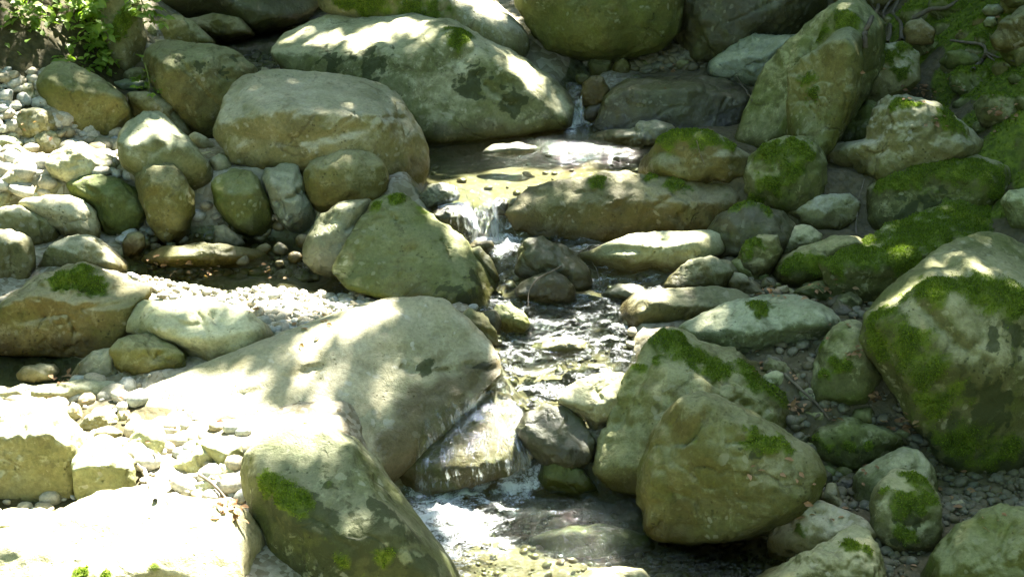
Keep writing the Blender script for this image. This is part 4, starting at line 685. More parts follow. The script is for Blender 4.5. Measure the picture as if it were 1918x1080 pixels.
# --- small stones of the right bank
for poly, by, mat, lab, sh in [
 ([(1438,557),(1455,538),(1475,533),(1480,546),(1461,559)],560,'pale','small pale pointed stone above the smooth grey green boulder','the small pointed stone'),
 ([(1476,560),(1495,540),(1530,527),(1565,535),(1568,562),(1530,575),(1490,572)],576,'green','dark low stone right of the small pointed one','the dark low stone'),
 ([(1545,590),(1570,562),(1600,580),(1615,600),(1585,612)],614,'dark','dark stone in the gap before the largest right boulder','the dark gap stone'),
 ([(1420,538),(1432,520),(1448,530),(1446,548),(1426,552)],552,'olive','small olive stone beside the two humped one','the small olive stone'),
 ([(1497,38),(1510,8),(1545,2),(1562,25),(1532,54),(1505,50)],80,'grey','pale stone on the crest of the streaked leaning slab','the crest stone'),
 ([(1855,72),(1875,40),(1918,12),(1965,40),(1955,90),(1890,102),(1862,92)],130,'brown','brown rounded stone stuck in the bank in the upper right corner','the corner bank stone'),
 ([(1838,20),(1850,8),(1870,8),(1881,20),(1868,32),(1845,30)],60,'tan','small tan stone set in the bank, upper of two near the top right corner','the upper bank stone'),
 ([(1842,42),(1850,32),(1864,32),(1868,45),(1858,52),(1845,50)],78,'tan','small tan stone set in the bank, lower of two near the top right corner','the lower bank stone'),
 ([(1875,0),(1890,-25),(1935,-30),(1950,0),(1925,16),(1890,14)],60,'tan','tan rounded stone at the very top right corner','the top corner stone'),
 ([(1690,60),(1700,40),(1725,34),(1752,58),(1748,84),(1700,86)],140,'brown','brown stone among the roots on the right bank','the stone among roots'),
 ([(1762,118),(1772,98),(1800,93),(1826,102),(1836,118),(1810,132),(1775,130)],170,'green','moss grown dome of stone in the mossy bank','the moss grown dome'),
 ([(1500,690),(1510,672),(1530,680),(1532,700),(1512,706)],708,'green','small green stone left of the upright wedged stone','the small green stone'),
 ([(1425,690),(1440,672),(1470,680),(1490,702),(1465,716),(1436,708)],718,'olive','olive cobble in the gap behind the mossy peaked boulder','the olive gap cobble'),
 ([(1476,705),(1495,695),(1512,712),(1504,728),(1482,726)],730,'olive','small olive cobble right of the one behind the mossy peaked boulder','the small olive gap cobble'),
 ([(1580,800),(1600,765),(1630,762),(1645,790),(1632,806)],812,'olive','olive stone standing behind the diamond shaped one','the olive stone behind'),
 ([(1614,780),(1620,764),(1634,768),(1646,796),(1632,800)],806,'pale','small pale splinter of stone behind the diamond shaped one','the pale splinter'),
 ([(1480,830),(1495,812),(1515,815),(1512,838),(1492,844)],846,'slate','small bluish stone between the cracked crown boulder and the diamond shaped one','the small bluish gap stone'),
 ([(1535,935),(1548,908),(1566,910),(1580,940),(1600,955),(1570,970)],972,'brown','brown pointed stone in the gap left of the broken peak stone','the brown pointed stone'),
 ([(1765,960),(1775,940),(1800,935),(1818,950),(1810,972),(1780,978)],980,'pale','pale pinkish cobble right of the mossy egg stone','the pinkish cobble'),
 ([(1762,985),(1780,965),(1805,966),(1818,976),(1795,994),(1770,996)],1000,'pale','pale slab of a cobble right of the mossy egg stone, nearer than the pinkish one','the pale cobble'),
 ([(1810,948),(1820,928),(1840,930),(1842,948),(1822,956)],960,'slate','bluish cobble on the gravel below the largest right boulder, left of another','the left gravel cobble'),
 ([(1872,920),(1888,898),(1905,902),(1908,925),(1885,932)],936,'slate','bluish cobble on the gravel below the largest right boulder, right of another','the right gravel cobble'),
 ([(1755,940),(1762,920),(1772,925),(1775,945),(1762,952)],956,'olive','small yellowish cobble touching the right side of the mossy egg stone','the yellowish cobble'),
 ([(1560,905),(1580,890),(1605,900),(1600,925),(1570,930)],934,'dark','dark cobble deep in the gap under the diamond shaped stone','the deep gap cobble'),
 ([(1495,880),(1530,872),(1560,888),(1560,915),(1520,925)],930,'dark','dark stone behind the shoulder of the cracked crown boulder','the dark shoulder stone')]:
    R_(poly, by, mat, lab, sh, 'stone', group='small stones of the right bank', k=.4)


def pebble_rocks(n, polypx, r0, r1, mat, label, group, name='cobble', wet=0, mossup=0):
    poly = [np.array(a) for a in polypx]; k = 0; done = []
    X = np.array(polypx); lo, hi = X.min(0), X.max(0)
    while k < n:
        a, b = rng.uniform(lo, hi)
        if not in_poly(polypx, np.array([a]), np.array([b]))[0]: continue
        rp = r0 + (r1 - r0) * rng.random() ** 1.5
        if any((a - c) ** 2 + ((b - d) * 1.6) ** 2 < (.8 * (rp + e)) ** 2 for c, d, e in done): 
            k += .05; continue
        done.append((a, b, rp)); asp = rng.uniform(.6, .85); ph = rng.uniform(-.4, .4); e = rng.uniform(1.9, 3.2)
        pts = []
        for t in np.linspace(0, 2 * math.pi, 13)[:-1]:
            c_, s_ = math.cos(t), math.sin(t); rr = (abs(c_) ** e + abs(s_) ** e) ** (-1 / e) * rng.uniform(.9, 1.08)
            x_, y_ = rp * rr * c_, rp * rr * s_ * asp; pts.append((a + x_ * math.cos(ph) - y_ * math.sin(ph), b + x_ * math.sin(ph) + y_ * math.cos(ph)))
        R_(pts, b + rp * asp * .75, mat if isinstance(mat, str) else mat[int(rng.integers(len(mat)))], label, label, name, group=group, k=.4, D=rng.uniform(.8, 1.1), wet=wet, mossup=mossup); k += 1
pebble_rocks(75, [(-20,235),(120,225),(240,275),(390,285),(420,340),(260,330),(200,340),(110,372),(-20,400)], 11, 33, ['pale', 'pale', 'tan', 'slate'], 'small sunlit cobble filling the white heap between the bigger stones on the left', 'small sunlit cobbles of the left heap')
pebble_rocks(52, [(-20,715),(230,765),(330,820),(470,850),(470,950),(330,930),(250,910),(130,900),(120,800),(-20,770)], 11, 30, ['pale', 'pale', 'tan', 'cream'], 'small bleached cobble in the chinks around the dappled slab', 'small bleached cobbles at the lower left')
pebble_rocks(105, [(1380,500),(1560,520),(1640,590),(1610,600),(1560,570),(1440,560),(1500,680),(1540,790),(1600,760),(1680,760),(1760,900),(1640,880),(1560,900),(1490,830),(1420,680),(1580,680),(1540,600)], 11, 36, ['mossy', 'grey', 'mossy', 'olive'], 'small dark stone wedged in the gaps between the mossy boulders', 'small dark stones in the gaps of the right bank', 'stone')
pebble_rocks(30, [(1760,890),(1930,860),(1930,960),(1800,1000),(1760,960)], 10, 24, ['slate', 'mossy', 'olive'], 'small greenish cobble on the gravel patch below the largest right boulder', 'small cobbles of the right gravel patch')
pebble_rocks(44, [(1560,-10),(1930,-10),(1930,200),(1850,260),(1760,120),(1700,70),(1620,100)], 16, 50, ['mossy', 'brown', 'olive', 'mossy'], 'moss dimmed stone set in the earth of the right bank', 'stones set in the right bank', 'stone', mossup=.85)
pebble_rocks(16, [(330,430),(400,470),(560,440),(600,470),(540,500),(250,470)], 8, 18, ['slate', 'olive', 'brown'], 'small dull stone at the back of the side pool', 'small stones of the side pool', 'stone', None)
build_rocks()

# ------------------------------------------------------------------ where the water runs (outlines taken down to the ground plan)
WATER_PX = [
 [(330,80),(400,45),(560,55),(640,120),(640,160),(520,160),(400,130)],
 [(740,250),(900,250),(1035,232),(1060,150),(1075,100),(1110,150),(1140,235),(1290,240),(1260,350),(1000,372),(940,382),(780,368)],
 [(790,345),(960,345),(1005,480),(850,470)],
 [(850,450),(960,430),(1330,430),(1335,505),(1240,560),(1180,600),(1200,700),(1140,790),(990,800),(760,870),(700,820),(850,730),(950,690),(880,570),(930,530)],
 [(700,860),(1010,780),(1140,880),(1250,930),(1480,1030),(1450,1150),(700,1180),(690,900)],
 [(215,485),(300,440),(600,425),(680,520),(640,552),(450,538),(300,530),(235,520)],
 [(-80,655),(140,668),(215,715),(60,728),(-80,720)]]
WPOLY = [np.array([hit_ref(a, b)[:2] for a, b in W]) for W in WATER_PX]
def wet_sd(x, y):
    sd = np.full(np.shape(x), -9.0)
    for i, W in enumerate(WPOLY):
        lo = W.min(0) - .6; hi = W.max(0) + .6
        m = (x > lo[0]) & (x < hi[0]) & (y > lo[1]) & (y < hi[1])
        if not m.any(): continue
        d = dist_poly(W, x[m], y[m]); d = np.where(in_poly(W, x[m], y[m]), d, -d)
        sd[m] = np.maximum(sd[m], d)
    return sd
DEPTH = .11
def ground_z(x, y):
    x = np.asarray(x, float); y = np.asarray(y, float); sh = x.shape; xf, yf = x.ravel(), y.ravel()
    sd = wet_sd(xf, yf) + .03 * fbm(p3(xf * 3, yf * 3), 3)
    z = href(xf, yf) + .045 - (DEPTH + .045 + .05 * sstep(5.25, 5.4, yf) * (1 - sstep(6.6, 6.7, yf)) * (xf > -.3)) * sstep(-.06, .10, sd) + .028 * fbm(p3(xf * 2.2, yf * 2.2, 4), 4) * (1 + .4 * np.minimum(6, np.abs(xf)))
    z = z - .03 * np.exp(-((yf - 5.9) / .5) ** 2) * np.exp(-((xf + .85) / .5) ** 2)
    return z.reshape(sh), sd.reshape(sh)
def axis(lo, f0, f1, hi, st):
    a = [f0]; s = st
    while a[0] > lo: s *= 1.25; a.insert(0, a[0] - s)
    b = list(np.arange(f0 + st, f1, st)); s = st; e = [f1]
    while e[-1] < hi: s *= 1.25; e.append(e[-1] + s)
    return np.array(a + b + e)
gx = axis(-60, -3.3, 3.5, 60, .03); gy = axis(-40, 3.4, 10.8, 90, .03)
GX, GY = np.meshgrid(gx, gy); GZ, GSD = ground_z(GX, GY)
nx, ny = len(gx), len(gy)
idx = np.arange(nx * ny).reshape(ny, nx); GF = np.stack([idx[:-1, :-1], idx[:-1, 1:], idx[1:, 1:], idx[1:, :-1]], -1).reshape(-1, 4)
GV = np.stack([GX.ravel(), GY.ravel(), GZ.ravel()], 1)
rise = href(GX, GY) - wl(GY)
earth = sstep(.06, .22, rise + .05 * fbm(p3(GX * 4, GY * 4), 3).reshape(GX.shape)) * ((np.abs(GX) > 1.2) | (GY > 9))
earth = np.maximum(earth, .85 * sstep(.45, .75, GX) * (GSD < .03))  # silt on the right, darkened to paint in the shade of the gaps
gmoss = np.zeros(GX.shape)
for a, b, r in [(1760,60,40),(1720,120,60),(1790,160,60),(1760,210,60),(1820,240,50),(1880,180,40),(1900,240,80),(1720,30,70),(1800,60,70),(1860,130,60),(1900,400,60),(1670,150,50),(1600,60,50),(1560,90,40),(1650,250,40),(1860,290,60),(1900,330,50),(1680,90,30),(1560,40,50),(1620,20,30),(1840,230,60)]:
    q = hit_ref(a, b); gmoss = np.maximum(gmoss, 1.2 - np.hypot(np.hypot(GX - q[0], GY - q[1]), GZ - q[2]) / (r * np.linalg.norm(q - CAMP) / FPX))
gmoss = np.maximum(gmoss, .75 * (rise > .20) * (GX > 1.2)); gmoss = np.maximum(gmoss, .6 * (rise > .35) * (np.abs(GX) > 3.4))
gmoss = np.clip(gmoss + .4 * fbm(p3(GX * 7, GY * 7), 3).reshape(GX.shape) * (gmoss > -.4), 0, 1.2)
gwet = sstep(-.03, .04, GSD) * (rise < .1)
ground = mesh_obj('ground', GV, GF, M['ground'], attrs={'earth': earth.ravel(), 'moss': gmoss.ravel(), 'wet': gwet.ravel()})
tag(ground, 'gravelly stream bed and earthen banks of the forest brook', 'ground', kind='structure')

# ------------------------------------------------------------------ water
wx = np.arange(-2.9, 2.0, .02); wy = np.arange(3.5, 9.8, .02)
WX, WYg = np.meshgrid(wx, wy); wsd = wet_sd(WX.ravel(), WYg.ravel()).reshape(WX.shape)
rip = .30 + 0 * WX
rip = np.where((WYg > 5.0) & (WYg < 6.75), 1.25, rip)
rip = np.where(WYg <= 5.1, .30 + .75 * np.exp(-((WX + .1) ** 2 + (WYg - 5.0) ** 2) / .35), rip)
rip = np.where((WYg > 6.75) & (WYg < 7.8), (.045) + .5 * np.exp(-((WX - .32) ** 2 + (WYg - 7.7) ** 2) / .08), rip)
rip = np.where((WX < -.75) & (WYg > 5.3) & (WYg < 7.0), .05, rip)
w3 = p3(WX * 7, WYg * 5.5); wob = fbm(w3, 3).reshape(WX.shape)
WZg = wl(WYg) + .020 * np.clip(rip, 0, 1) * wob + .010 * np.clip(rip - .4, 0, 1) * fbm(p3(WX * 22, WYg * 16, 3), 2).reshape(WX.shape)
foam = 0 * WX
for a, b, r, v in [(800,925,60,.7),(835,955,60,.85),(880,985,60,.82),(845,1005,70,.75),(930,1010,50,.5),(800,960,60,.8),(960,985,50,.34),(1000,930,60,.34),(920,950,40,.4),(900,915,38,.6),(950,900,36,.7),(990,892,30,.7),(860,930,45,.75),(1010,905,26,.4),(950,455,40,.75),(930,470,28,.65),(985,458,30,.5),(965,490,26,.35),
                   (1070,236,24,.75),(1090,240,20,.6),(1050,238,16,.6),(960,700,40,.42),(1010,720,44,.40),(1060,690,40,.34),(960,745,40,.30),(930,650,30,.35),(1150,560,40,.22),(1010,640,40,.3),(1090,600,50,.24),(530,80,40,.35)]:
    q = hit_ref(a, b); rr = r * np.linalg.norm(q - CAMP) / FPX
    foam = np.maximum(foam, v * np.exp(-(((WX - q[0]) / rr) ** 2 + ((WYg - q[1]) / (rr * 1.9)) ** 2) * .8))
foam = np.maximum(foam, .40 * (rip > 1.0) + .16 * (WYg < 5.1))  # even white cover paints sun glitter onto the riffle and lower pool
WZg = WZg + np.clip(foam - .3, 0, .6) * (.030 * fbm(p3(WX * 26, WYg * 22, 7), 3).reshape(WX.shape) + .012)
wi = np.arange(WX.size).reshape(WX.shape)
keep = (wsd[:-1, :-1] > -.15) & (wsd[1:, 1:] > -.15)
WF = np.stack([wi[:-1, :-1], wi[:-1, 1:], wi[1:, 1:], wi[1:, :-1]], -1)[keep]
used = np.unique(WF); remap = -np.ones(WX.size, int); remap[used] = np.arange(len(used))
WV = np.stack([WX.ravel(), WYg.ravel(), WZg.ravel()], 1)[used]
water = mesh_obj('water', WV, remap[WF], M['water'], attrs={'rip': rip.ravel()[used], 'foam': foam.ravel()[used]})
tag(water, 'clear shallow brook water with glittering ripples and foam', 'water', kind='structure')

# falling water: sheets that lie on the rocks they run over
BY = {T['short']: o for o, T, *_ in ROCKS}
def drape(px, py, objs, lift):
    best = None; d = ray(px, py)
    for o in objs:
        q = obj_hit(o, px, py)
        if q is not None and (best is None or q[1] < best[1]): best = q
    g = hit_ref(px, py)
    if best is None or g[1] < best[1] - .02: best = g
    return best - d * lift
def veil(label, top, bot, rocks, dens, lift=.018, nu=70, nv=50, fall=0.0):
    objs = [BY[r] for r in rocks]
    tp, bt = spline([(*p, 0) for p in top], nu), spline([(*p, 0) for p in bot], nu)
    G = np.zeros((nv, nu, 3)); PX = np.zeros((nv, nu, 2))
    for j in range(nv):
        for i in range(nu):
            s = j / (nv - 1); q = tp[i] * (1 - s) + bt[i] * s; PX[j, i] = q[:2]; G[j, i] = drape(q[0], q[1], objs, lift)
    for _ in range(5):
        G[1:-1] = (G[:-2] + 2 * G[1:-1] + G[2:]) / 4; G[:, 1:-1] = (G[:, :-2] + 2 * G[:, 1:-1] + G[:, 2:]) / 4
    # falling water leaves the rock: lower half never runs back under the lip
    if fall:
        k0 = int(nv * fall)
        for j in range(k0, nv): G[j, :, 1] = np.minimum(G[j, :, 1], G[j - 1, :, 1])
    ac = np.repeat(np.linalg.norm(np.diff(G[nv // 2], axis=0), axis=1).cumsum()[None], nv, 0); ac = np.concatenate([np.zeros((nv, 1)), ac], 1)
    dn = np.concatenate([np.zeros((1, nu)), np.linalg.norm(np.diff(G, axis=0), axis=2).cumsum(0)], 0)
    nz = fbm(np.stack([ac.ravel() * 28, dn.ravel() * 5, 0 * ac.ravel()], 1), 3).reshape(nv, nu)
    G[..., 1] -= .005 * nz; G[..., 2] += .003 * nz
    f = np.zeros((nv, nu)) + .03
    for a, b, r, v in dens: f = np.maximum(f, v * np.exp(-((PX[..., 0] - a) ** 2 + ((PX[..., 1] - b)) ** 2) / r ** 2))
    uu = np.linspace(0, 1, nu)[None]; vv = np.linspace(0, 1, nv)[:, None]; nz2 = .5 * nz
    body = sstep(0, .16, uu + .10 * nz2) * sstep(0, .16, 1 - uu + .10 * nz2) * sstep(0, .12, vv + .06 * nz2) * sstep(0, .06, 1 - vv + .05 * nz2)
    ii = np.arange(nu * nv).reshape(nv, nu); F = np.stack([ii[:-1, :-1], ii[:-1, 1:], ii[1:, 1:], ii[1:, :-1]], -1).reshape(-1, 4)
    o = mesh_obj('waterfall', G.reshape(-1, 3), F, M['fall'], attrs={'across': ac.ravel(), 'down': dn.ravel(), 'foam': f.ravel(), 'body': body.ravel()})
    return tag(o, label, 'waterfall', 'small falls of the brook')
veil('broad curtain of the lower fall sliding over a brown rock into the lower pool', [(778,820),(795,775),(840,742),(905,728),(960,742),(990,772)], [(772,940),(820,930),(880,912),(940,893),(985,882),(1008,876)],
     ['the rock under the lower fall', 'the dappled slab'],
     [(760,850,38,.34),(800,850,30,.28),(790,905,40,.72),(840,900,32,.6),(830,860,20,.3),(880,880,16,.36),(930,865,18,.6),(955,870,18,.7),(980,860,22,.78),(985,800,10,.5),(992,830,12,.6),(850,780,25,.1),(900,905,25,.6),(860,915,30,.65)], fall=.55)
veil('short splashing fall out of the upper pool beside the damming boulder', [(808,392),(830,362),(860,348),(900,346),(928,352),(944,372)], [(822,450),(850,456),(880,458),(910,458),(935,455),(950,450)],
     ['the rock behind the upper fall', 'the lip stone', 'the poking stone'], [(850,400,40,.48),(890,400,38,.66),(920,430,34,.75),(880,440,34,.6),(880,365,22,.5),(930,450,22,.8),(840,440,22,.4),(900,372,24,.55)], fall=.4)
veil('thin topmost fall dropping between small stones into the upper pool', [(1058,150),(1070,146),(1080,146),(1090,152)], [(1062,234),(1072,236),(1084,236),(1096,232)],
     ['the gleaming stone', 'the dark stone at the topmost fall'], [(1075,160,16,.55),(1080,190,16,.5),(1075,220,20,.8),(1080,232,20,.85)], nu=30, nv=50, fall=.3)

# ------------------------------------------------------------------ gravel
dg = bpy.context.evaluated_depsgraph_get(); dg.update()
def ground_hit(px, py):
    d = ray(px, py); t = np.linspace(3.6, 13, 400); P = CAMP + t[:, None] * d
    zi, _ = GRID(P[:, 0], P[:, 1]); k = np.argmax(P[:, 2] < zi); return P[k] if k else None
def GRID(x, y):
    i = np.clip(np.searchsorted(gx, x) - 1, 0, nx - 2); j = np.clip(np.searchsorted(gy, y) - 1, 0, ny - 2)
    fx = (x - gx[i]) / (gx[i + 1] - gx[i]); fy = (y - gy[j]) / (gy[j + 1] - gy[j])
    z = (GZ[j, i] * (1 - fx) + GZ[j, i + 1] * fx) * (1 - fy) + (GZ[j + 1, i] * (1 - fx) + GZ[j + 1, i + 1] * fx) * fy
    return z, (i, j)
PEB = []   # x, y, radius
def scatter(polypx, n, r0, r1, pw=2.0):
    poly = np.array([hit_ref(a, b)[:2] for a, b in polypx]); lo, hi = poly.min(0), poly.max(0); c = 0
    while c < n:
        q = rng.uniform(lo, hi, (n * 2, 2)); q = q[in_poly(poly, q[:, 0], q[:, 1])][:n - c]
        if len(q) == 0: break
        for a, b in q: PEB.append((a, b, r0 + (r1 - r0) * rng.random() ** pw))
        c += len(q)
scatter([(245,546),(300,538),(450,540),(640,556),(760,585),(560,660),(480,640),(300,575)], 2400, .005, .021, 3)
scatter([(420,560),(520,560),(600,600),(540,650),(500,630)], 60, .015, .034, 1.2)
scatter([(250,500),(620,490),(640,530),(270,520)], 60, .005, .018, 2)
scatter([(-40,240),(120,215),(260,270),(400,350),(260,350),(100,400),(-40,420)], 330, .012, .06, 1.6)
scatter([(110,225),(250,235),(240,290),(130,270)], 350, .007, .022)
scatter([(-40,690),(240,690),(480,850),(480,980),(300,930),(100,960),(-40,960)], 240, .008, .05, 1.6)
scatter([(-40,960),(480,940),(480,1100),(-40,1100)], 300, .008, .03)
scatter([(1730,900),(1960,850),(1960,1000),(1780,1010),(1700,1080),(1640,1080),(1640,900)], 800, .006, .024)
scatter([(1230,1000),(1500,980),(1700,1100),(1200,1100)], 700, .006, .022)
scatter([(1400,520),(1620,500),(1660,720),(1540,800),(1400,720)], 420, .005, .03, 3)
scatter([(1480,760),(1760,760),(1760,980),(1500,980)], 350, .006, .03, 2.5)
scatter([(760,880),(1010,800),(1480,1030),(1480,1120),(780,1120)], 700, .005, .019, 2.5)
scatter([(850,450),(1330,430),(1330,500),(1240,560),(1190,640),(1180,720),(1000,780),(880,600)], 450, .008, .028, 2)
scatter([(780,260),(1040,235),(1290,250),(1250,350),(960,375),(790,370)], 70, .006, .024, 2)
scatter([(1180,100),(1320,110),(1320,150),(1180,150)], 240, .01, .04)
scatter([(200,90),(480,60),(640,150),(300,180)], 400, .01, .04)
scatter([(340,400),(560,410),(600,470),(240,480),(220,440)], 400, .008, .035)
scatter([(0,150),(90,160),(120,230),(0,260)], 150, .01, .04)
PEB = np.array(PEB); pz, (pi_, pj_) = GRID(PEB[:, 0], PEB[:, 1])
icov, icof = ico(2)
nP = len(PEB); base = icov[None].repeat(nP, 0)
base = base * (1 + .13 * rng.normal(size=(nP, 1, 3)).clip(-1.4, 1.4)) * np.array([1, 1, .68])
base = base * (1 + .10 * np.sin(icov[None] @ rng.normal(size=(nP, 3, 1)) * 2.4 + rng.random((nP, 1, 1)) * 6))
ang = rng.random(nP) * 6.283; ca, sa = np.cos(ang), np.sin(ang)
bx = base[..., 0] * ca[:, None] - base[..., 1] * sa[:, None]; by_ = base[..., 0] * sa[:, None] + base[..., 1] * ca[:, None]
tx = rng.normal(0, .22, nP); bz = base[..., 2] + bx * tx[:, None]
PV = np.stack([bx, by_, bz], -1) * PEB[:, 2][:, None, None] + np.stack([PEB[:, 0], PEB[:, 1], pz + PEB[:, 2] * .30], -1)[:, None]
PF = (icof[None] + (np.arange(nP) * len(icov))[:, None, None]).reshape(-1, 3)
pw = (sstep(-.02, .04, wl(PEB[:, 1]) + .02 - pz - PEB[:, 2] * .3) * (GSD[pj_, pi_] > -.05))[:, None].repeat(len(icov), 1)
pd_ = (.9 * sstep(.35, .75, PEB[:, 0] + .15 * (rng.random(nP) - .5)) + .8 * (PEB[:, 1] > 8.2)).clip(0, .9)[:, None].repeat(len(icov), 1)  # mossy dirt on the right, with shade of gaps and hollow painted in
peb = mesh_obj('gravel', PV.reshape(-1, 3), PF, M['pebble'], attrs={'wet': pw.ravel(), 'dirt_shade': pd_.ravel()})
tag(peb, 'loose pebbles and gravel strewn over the bed and bars of the brook', 'gravel', kind='stuff')

# ------------------------------------------------------------------ moss tufts
def tufts(P, N, ln):
    n = len(P); t = rng.normal(size=(n, 3)); t -= (t * N).sum(1)[:, None] * N; t /= np.linalg.norm(t, axis=1)[:, None]
    b = np.cross(N, t); lean = N + .75 * t + rng.normal(0, .25, (n, 3)); lean /= np.linalg.norm(lean, axis=1)[:, None]
    w = ln * .30
    V = np.stack([P - b * w[:, None] - N * .001, P + b * w[:, None] - N * .001, P + lean * ln[:, None]], 1).reshape(-1, 3)
    return V, np.arange(n * 3).reshape(-1, 3)
def moss_on(V, F, nv, ms, dens, ln=(.005, .013)):
    A = V[F[:, 0]]; B = V[F[:, 1]]; Cc = V[F[:, 2]]
    ar = np.linalg.norm(np.cross(B - A, Cc - A), axis=1) / 2
    m = ms[F].mean(1); tocam = ((CAMP - A) * nv[F[:, 0]]).sum(1) > -.6
    wgt = ar * np.clip((m - .28) / .55, 0, 1) ** 1.4 * tocam; tot = wgt.sum()
    n = int(tot * dens)
    if n < 12: return None
    k = rng.choice(len(F), n, p=wgt / tot); u = rng.random((n, 2)); fl = u.sum(1) > 1; u[fl] = 1 - u[fl]
    P = A[k] + (B[k] - A[k]) * u[:, :1] + (Cc[k] - A[k]) * u[:, 1:]
    lf = ln[0] + (ln[1] - ln[0]) * rng.random(n) * np.clip(m[k], .4, 1)
    return tufts(P, nv[F[k, 0]], lf)
for o, T, V, F, nv, ms, C, sr in ROCKS:
    if ms.max() < .45: continue
    r = moss_on(V, F, nv, ms, 75000, (.004, .0125))
    if r is None: continue
    tri = r[0].reshape(-1, 3, 3); cell = np.floor(tri[:, 0] / .022).astype(int); keys = {}
    for i, cc in enumerate(map(tuple, cell)): keys.setdefault(cc, []).append(i)
    left = set(keys)
    while left:                     # one child per connected cushion of moss
        st = [left.pop()]; grp = []
        while st:
            cc = st.pop(); grp += keys[cc]
            for d0 in (-1, 0, 1):
                for d1 in (-1, 0, 1):
                    for d2 in (-1, 0, 1):
                        nb = (cc[0] + d0, cc[1] + d1, cc[2] + d2)
                        if nb in left: left.discard(nb); st.append(nb)
        if len(grp) < 120: continue
        g = tri[grp].reshape(-1, 3)
        mesh_obj('moss', g, np.arange(len(g)).reshape(-1, 3), M['moss'], parent=o, smooth=False, loc=C).location = (0, 0, 0)
me = ground.data; gn = np.zeros(len(GV) * 3, np.float32); me.vertices.foreach_get("normal", gn); gn = gn.reshape(-1, 3)
sel = GF[(np.abs(GV[GF[:, 0], 0] - 1.9) < 1.7) & (GV[GF[:, 0], 1] > 4.5) & (GV[GF[:, 0], 1] < 10.8)]
TRI = np.concatenate([sel[:, [0, 1, 2]], sel[:, [0, 2, 3]]])
r = moss_on(GV, TRI, gn, gmoss.ravel(), 45000, (.008, .022))
r = (r[0].reshape(-1, 3, 3)[:60000].reshape(-1, 3), np.arange(min(len(r[0]), 180000)).reshape(-1, 3)) if r else r
if r: tag(mesh_obj('moss_carpet', r[0], r[1], M['moss'], smooth=False), 'deep green moss covering the earth of the right bank', 'moss', kind='stuff')

# ------------------------------------------------------------------ roots, sticks, leaves
def surf(px, py, lift=.012):
    d = Vector(ray(px, py)); ok, p, n, i, ob, mt = sc.ray_cast(dg, Vector(CAMP), d)
    return np.array(p) - np.array(d) * lift if ok else hit_ref(px, py)
dg = bpy.context.evaluated_depsgraph_get()
def stick(name, label, pts, r0, r1, mat, cat, group=None, lift=.012, forks=()):
    P = spline([surf(a, b, lift) for a, b in pts], max(10, 5 * len(pts)))
    P += .006 * np.stack([perlin(P * 9), perlin(P * 9 + 5), perlin(P * 9 + 11)], 1)
    parts = [tube(P, np.linspace(r0, r1, len(P)))]
    for fk in forks:
        Q = spline([surf(a, b, lift) for a, b in fk], 14); parts.append(tube(Q, np.linspace(r0 * .55, r1 * .6, 14)))
    V, F = join(parts); return tag(mesh_obj(name, V, F, M[mat], loc=P[0]), label, cat, group)
stick('stick', 'bleached forked stick lying among the white cobbles at the lower left', [(250,852),(268,880),(282,910),(291,935)], .012, .007, 'stick', 'stick', 'dead sticks on the stones', forks=[[(268,880),(255,868)]])
stick('stick', 'thin brown stick lying on the burnt out slab beside the foreground boulder', [(374,888),(400,910),(428,936),(440,950)], .006, .003, 'root', 'stick', 'dead sticks on the stones')
stick('stick', 'thin crooked branch hanging over the midstream dome into the water', [(1088,470),(1050,500),(1010,520),(992,545),(990,572)], .004, .002, 'root', 'stick', 'dead sticks on the stones', forks=[[(1088,470),(1115,500),(1125,535)]])
stick('stick', 'straight dead branch leaning down the back of the mossy peaked boulder', [(1470,700),(1500,728),(1530,755),(1556,785)], .006, .004, 'root', 'stick', 'dead sticks on the stones')
stick('twig', 'pale upright twig between the bean shaped stone and the half mossed boulder', [(1604,440),(1604,410),(1610,370),(1618,335)], .0035, .002, 'root', 'twig', 'dead sticks on the stones', lift=.03)
stick('twig', 'short grey twig stuck before the angular blue grey boulder', [(1408,188),(1395,165),(1379,144)], .004, .002, 'root', 'twig', 'dead sticks on the stones', lift=.03)
stick('twig', 'short pale twig leaning on the moss capped dome', [(1304,264),(1310,285),(1320,308)], .002, .0014, 'root', 'twig', 'dead sticks on the stones')
for lab, pts, r0, forks in [
 ('thick snaking root at the left of the root cluster on the right bank', [(1622,88),(1620,60),(1632,35),(1645,10),(1640,-25)], .015, []),
 ('knotted root in the middle of the root cluster on the right bank', [(1662,80),(1668,50),(1655,28),(1668,5),(1690,-20)], .012, [[(1655,28),(1640,20),(1625,-8)]]),
 ('slender root at the right of the root cluster on the right bank', [(1690,75),(1688,45),(1674,25),(1684,0),(1705,-25)], .012, []),
 ('bleached forked root reaching out of the moss at the right', [(1822,132),(1838,115),(1846,98),(1838,84),(1810,78),(1780,76)], .012, [[(1846,98),(1870,108),(1900,115)],[(1846,100),(1860,112),(1882,122)]]),
 ('pale root creeping under the top edge of the right bank', [(1710,35),(1740,18),(1775,12),(1810,-15)], .014, [])]:
    stick('root', lab, pts, r0, r0 * .55, 'root', 'root', 'tree roots on the right bank', lift=.02, forks=forks)
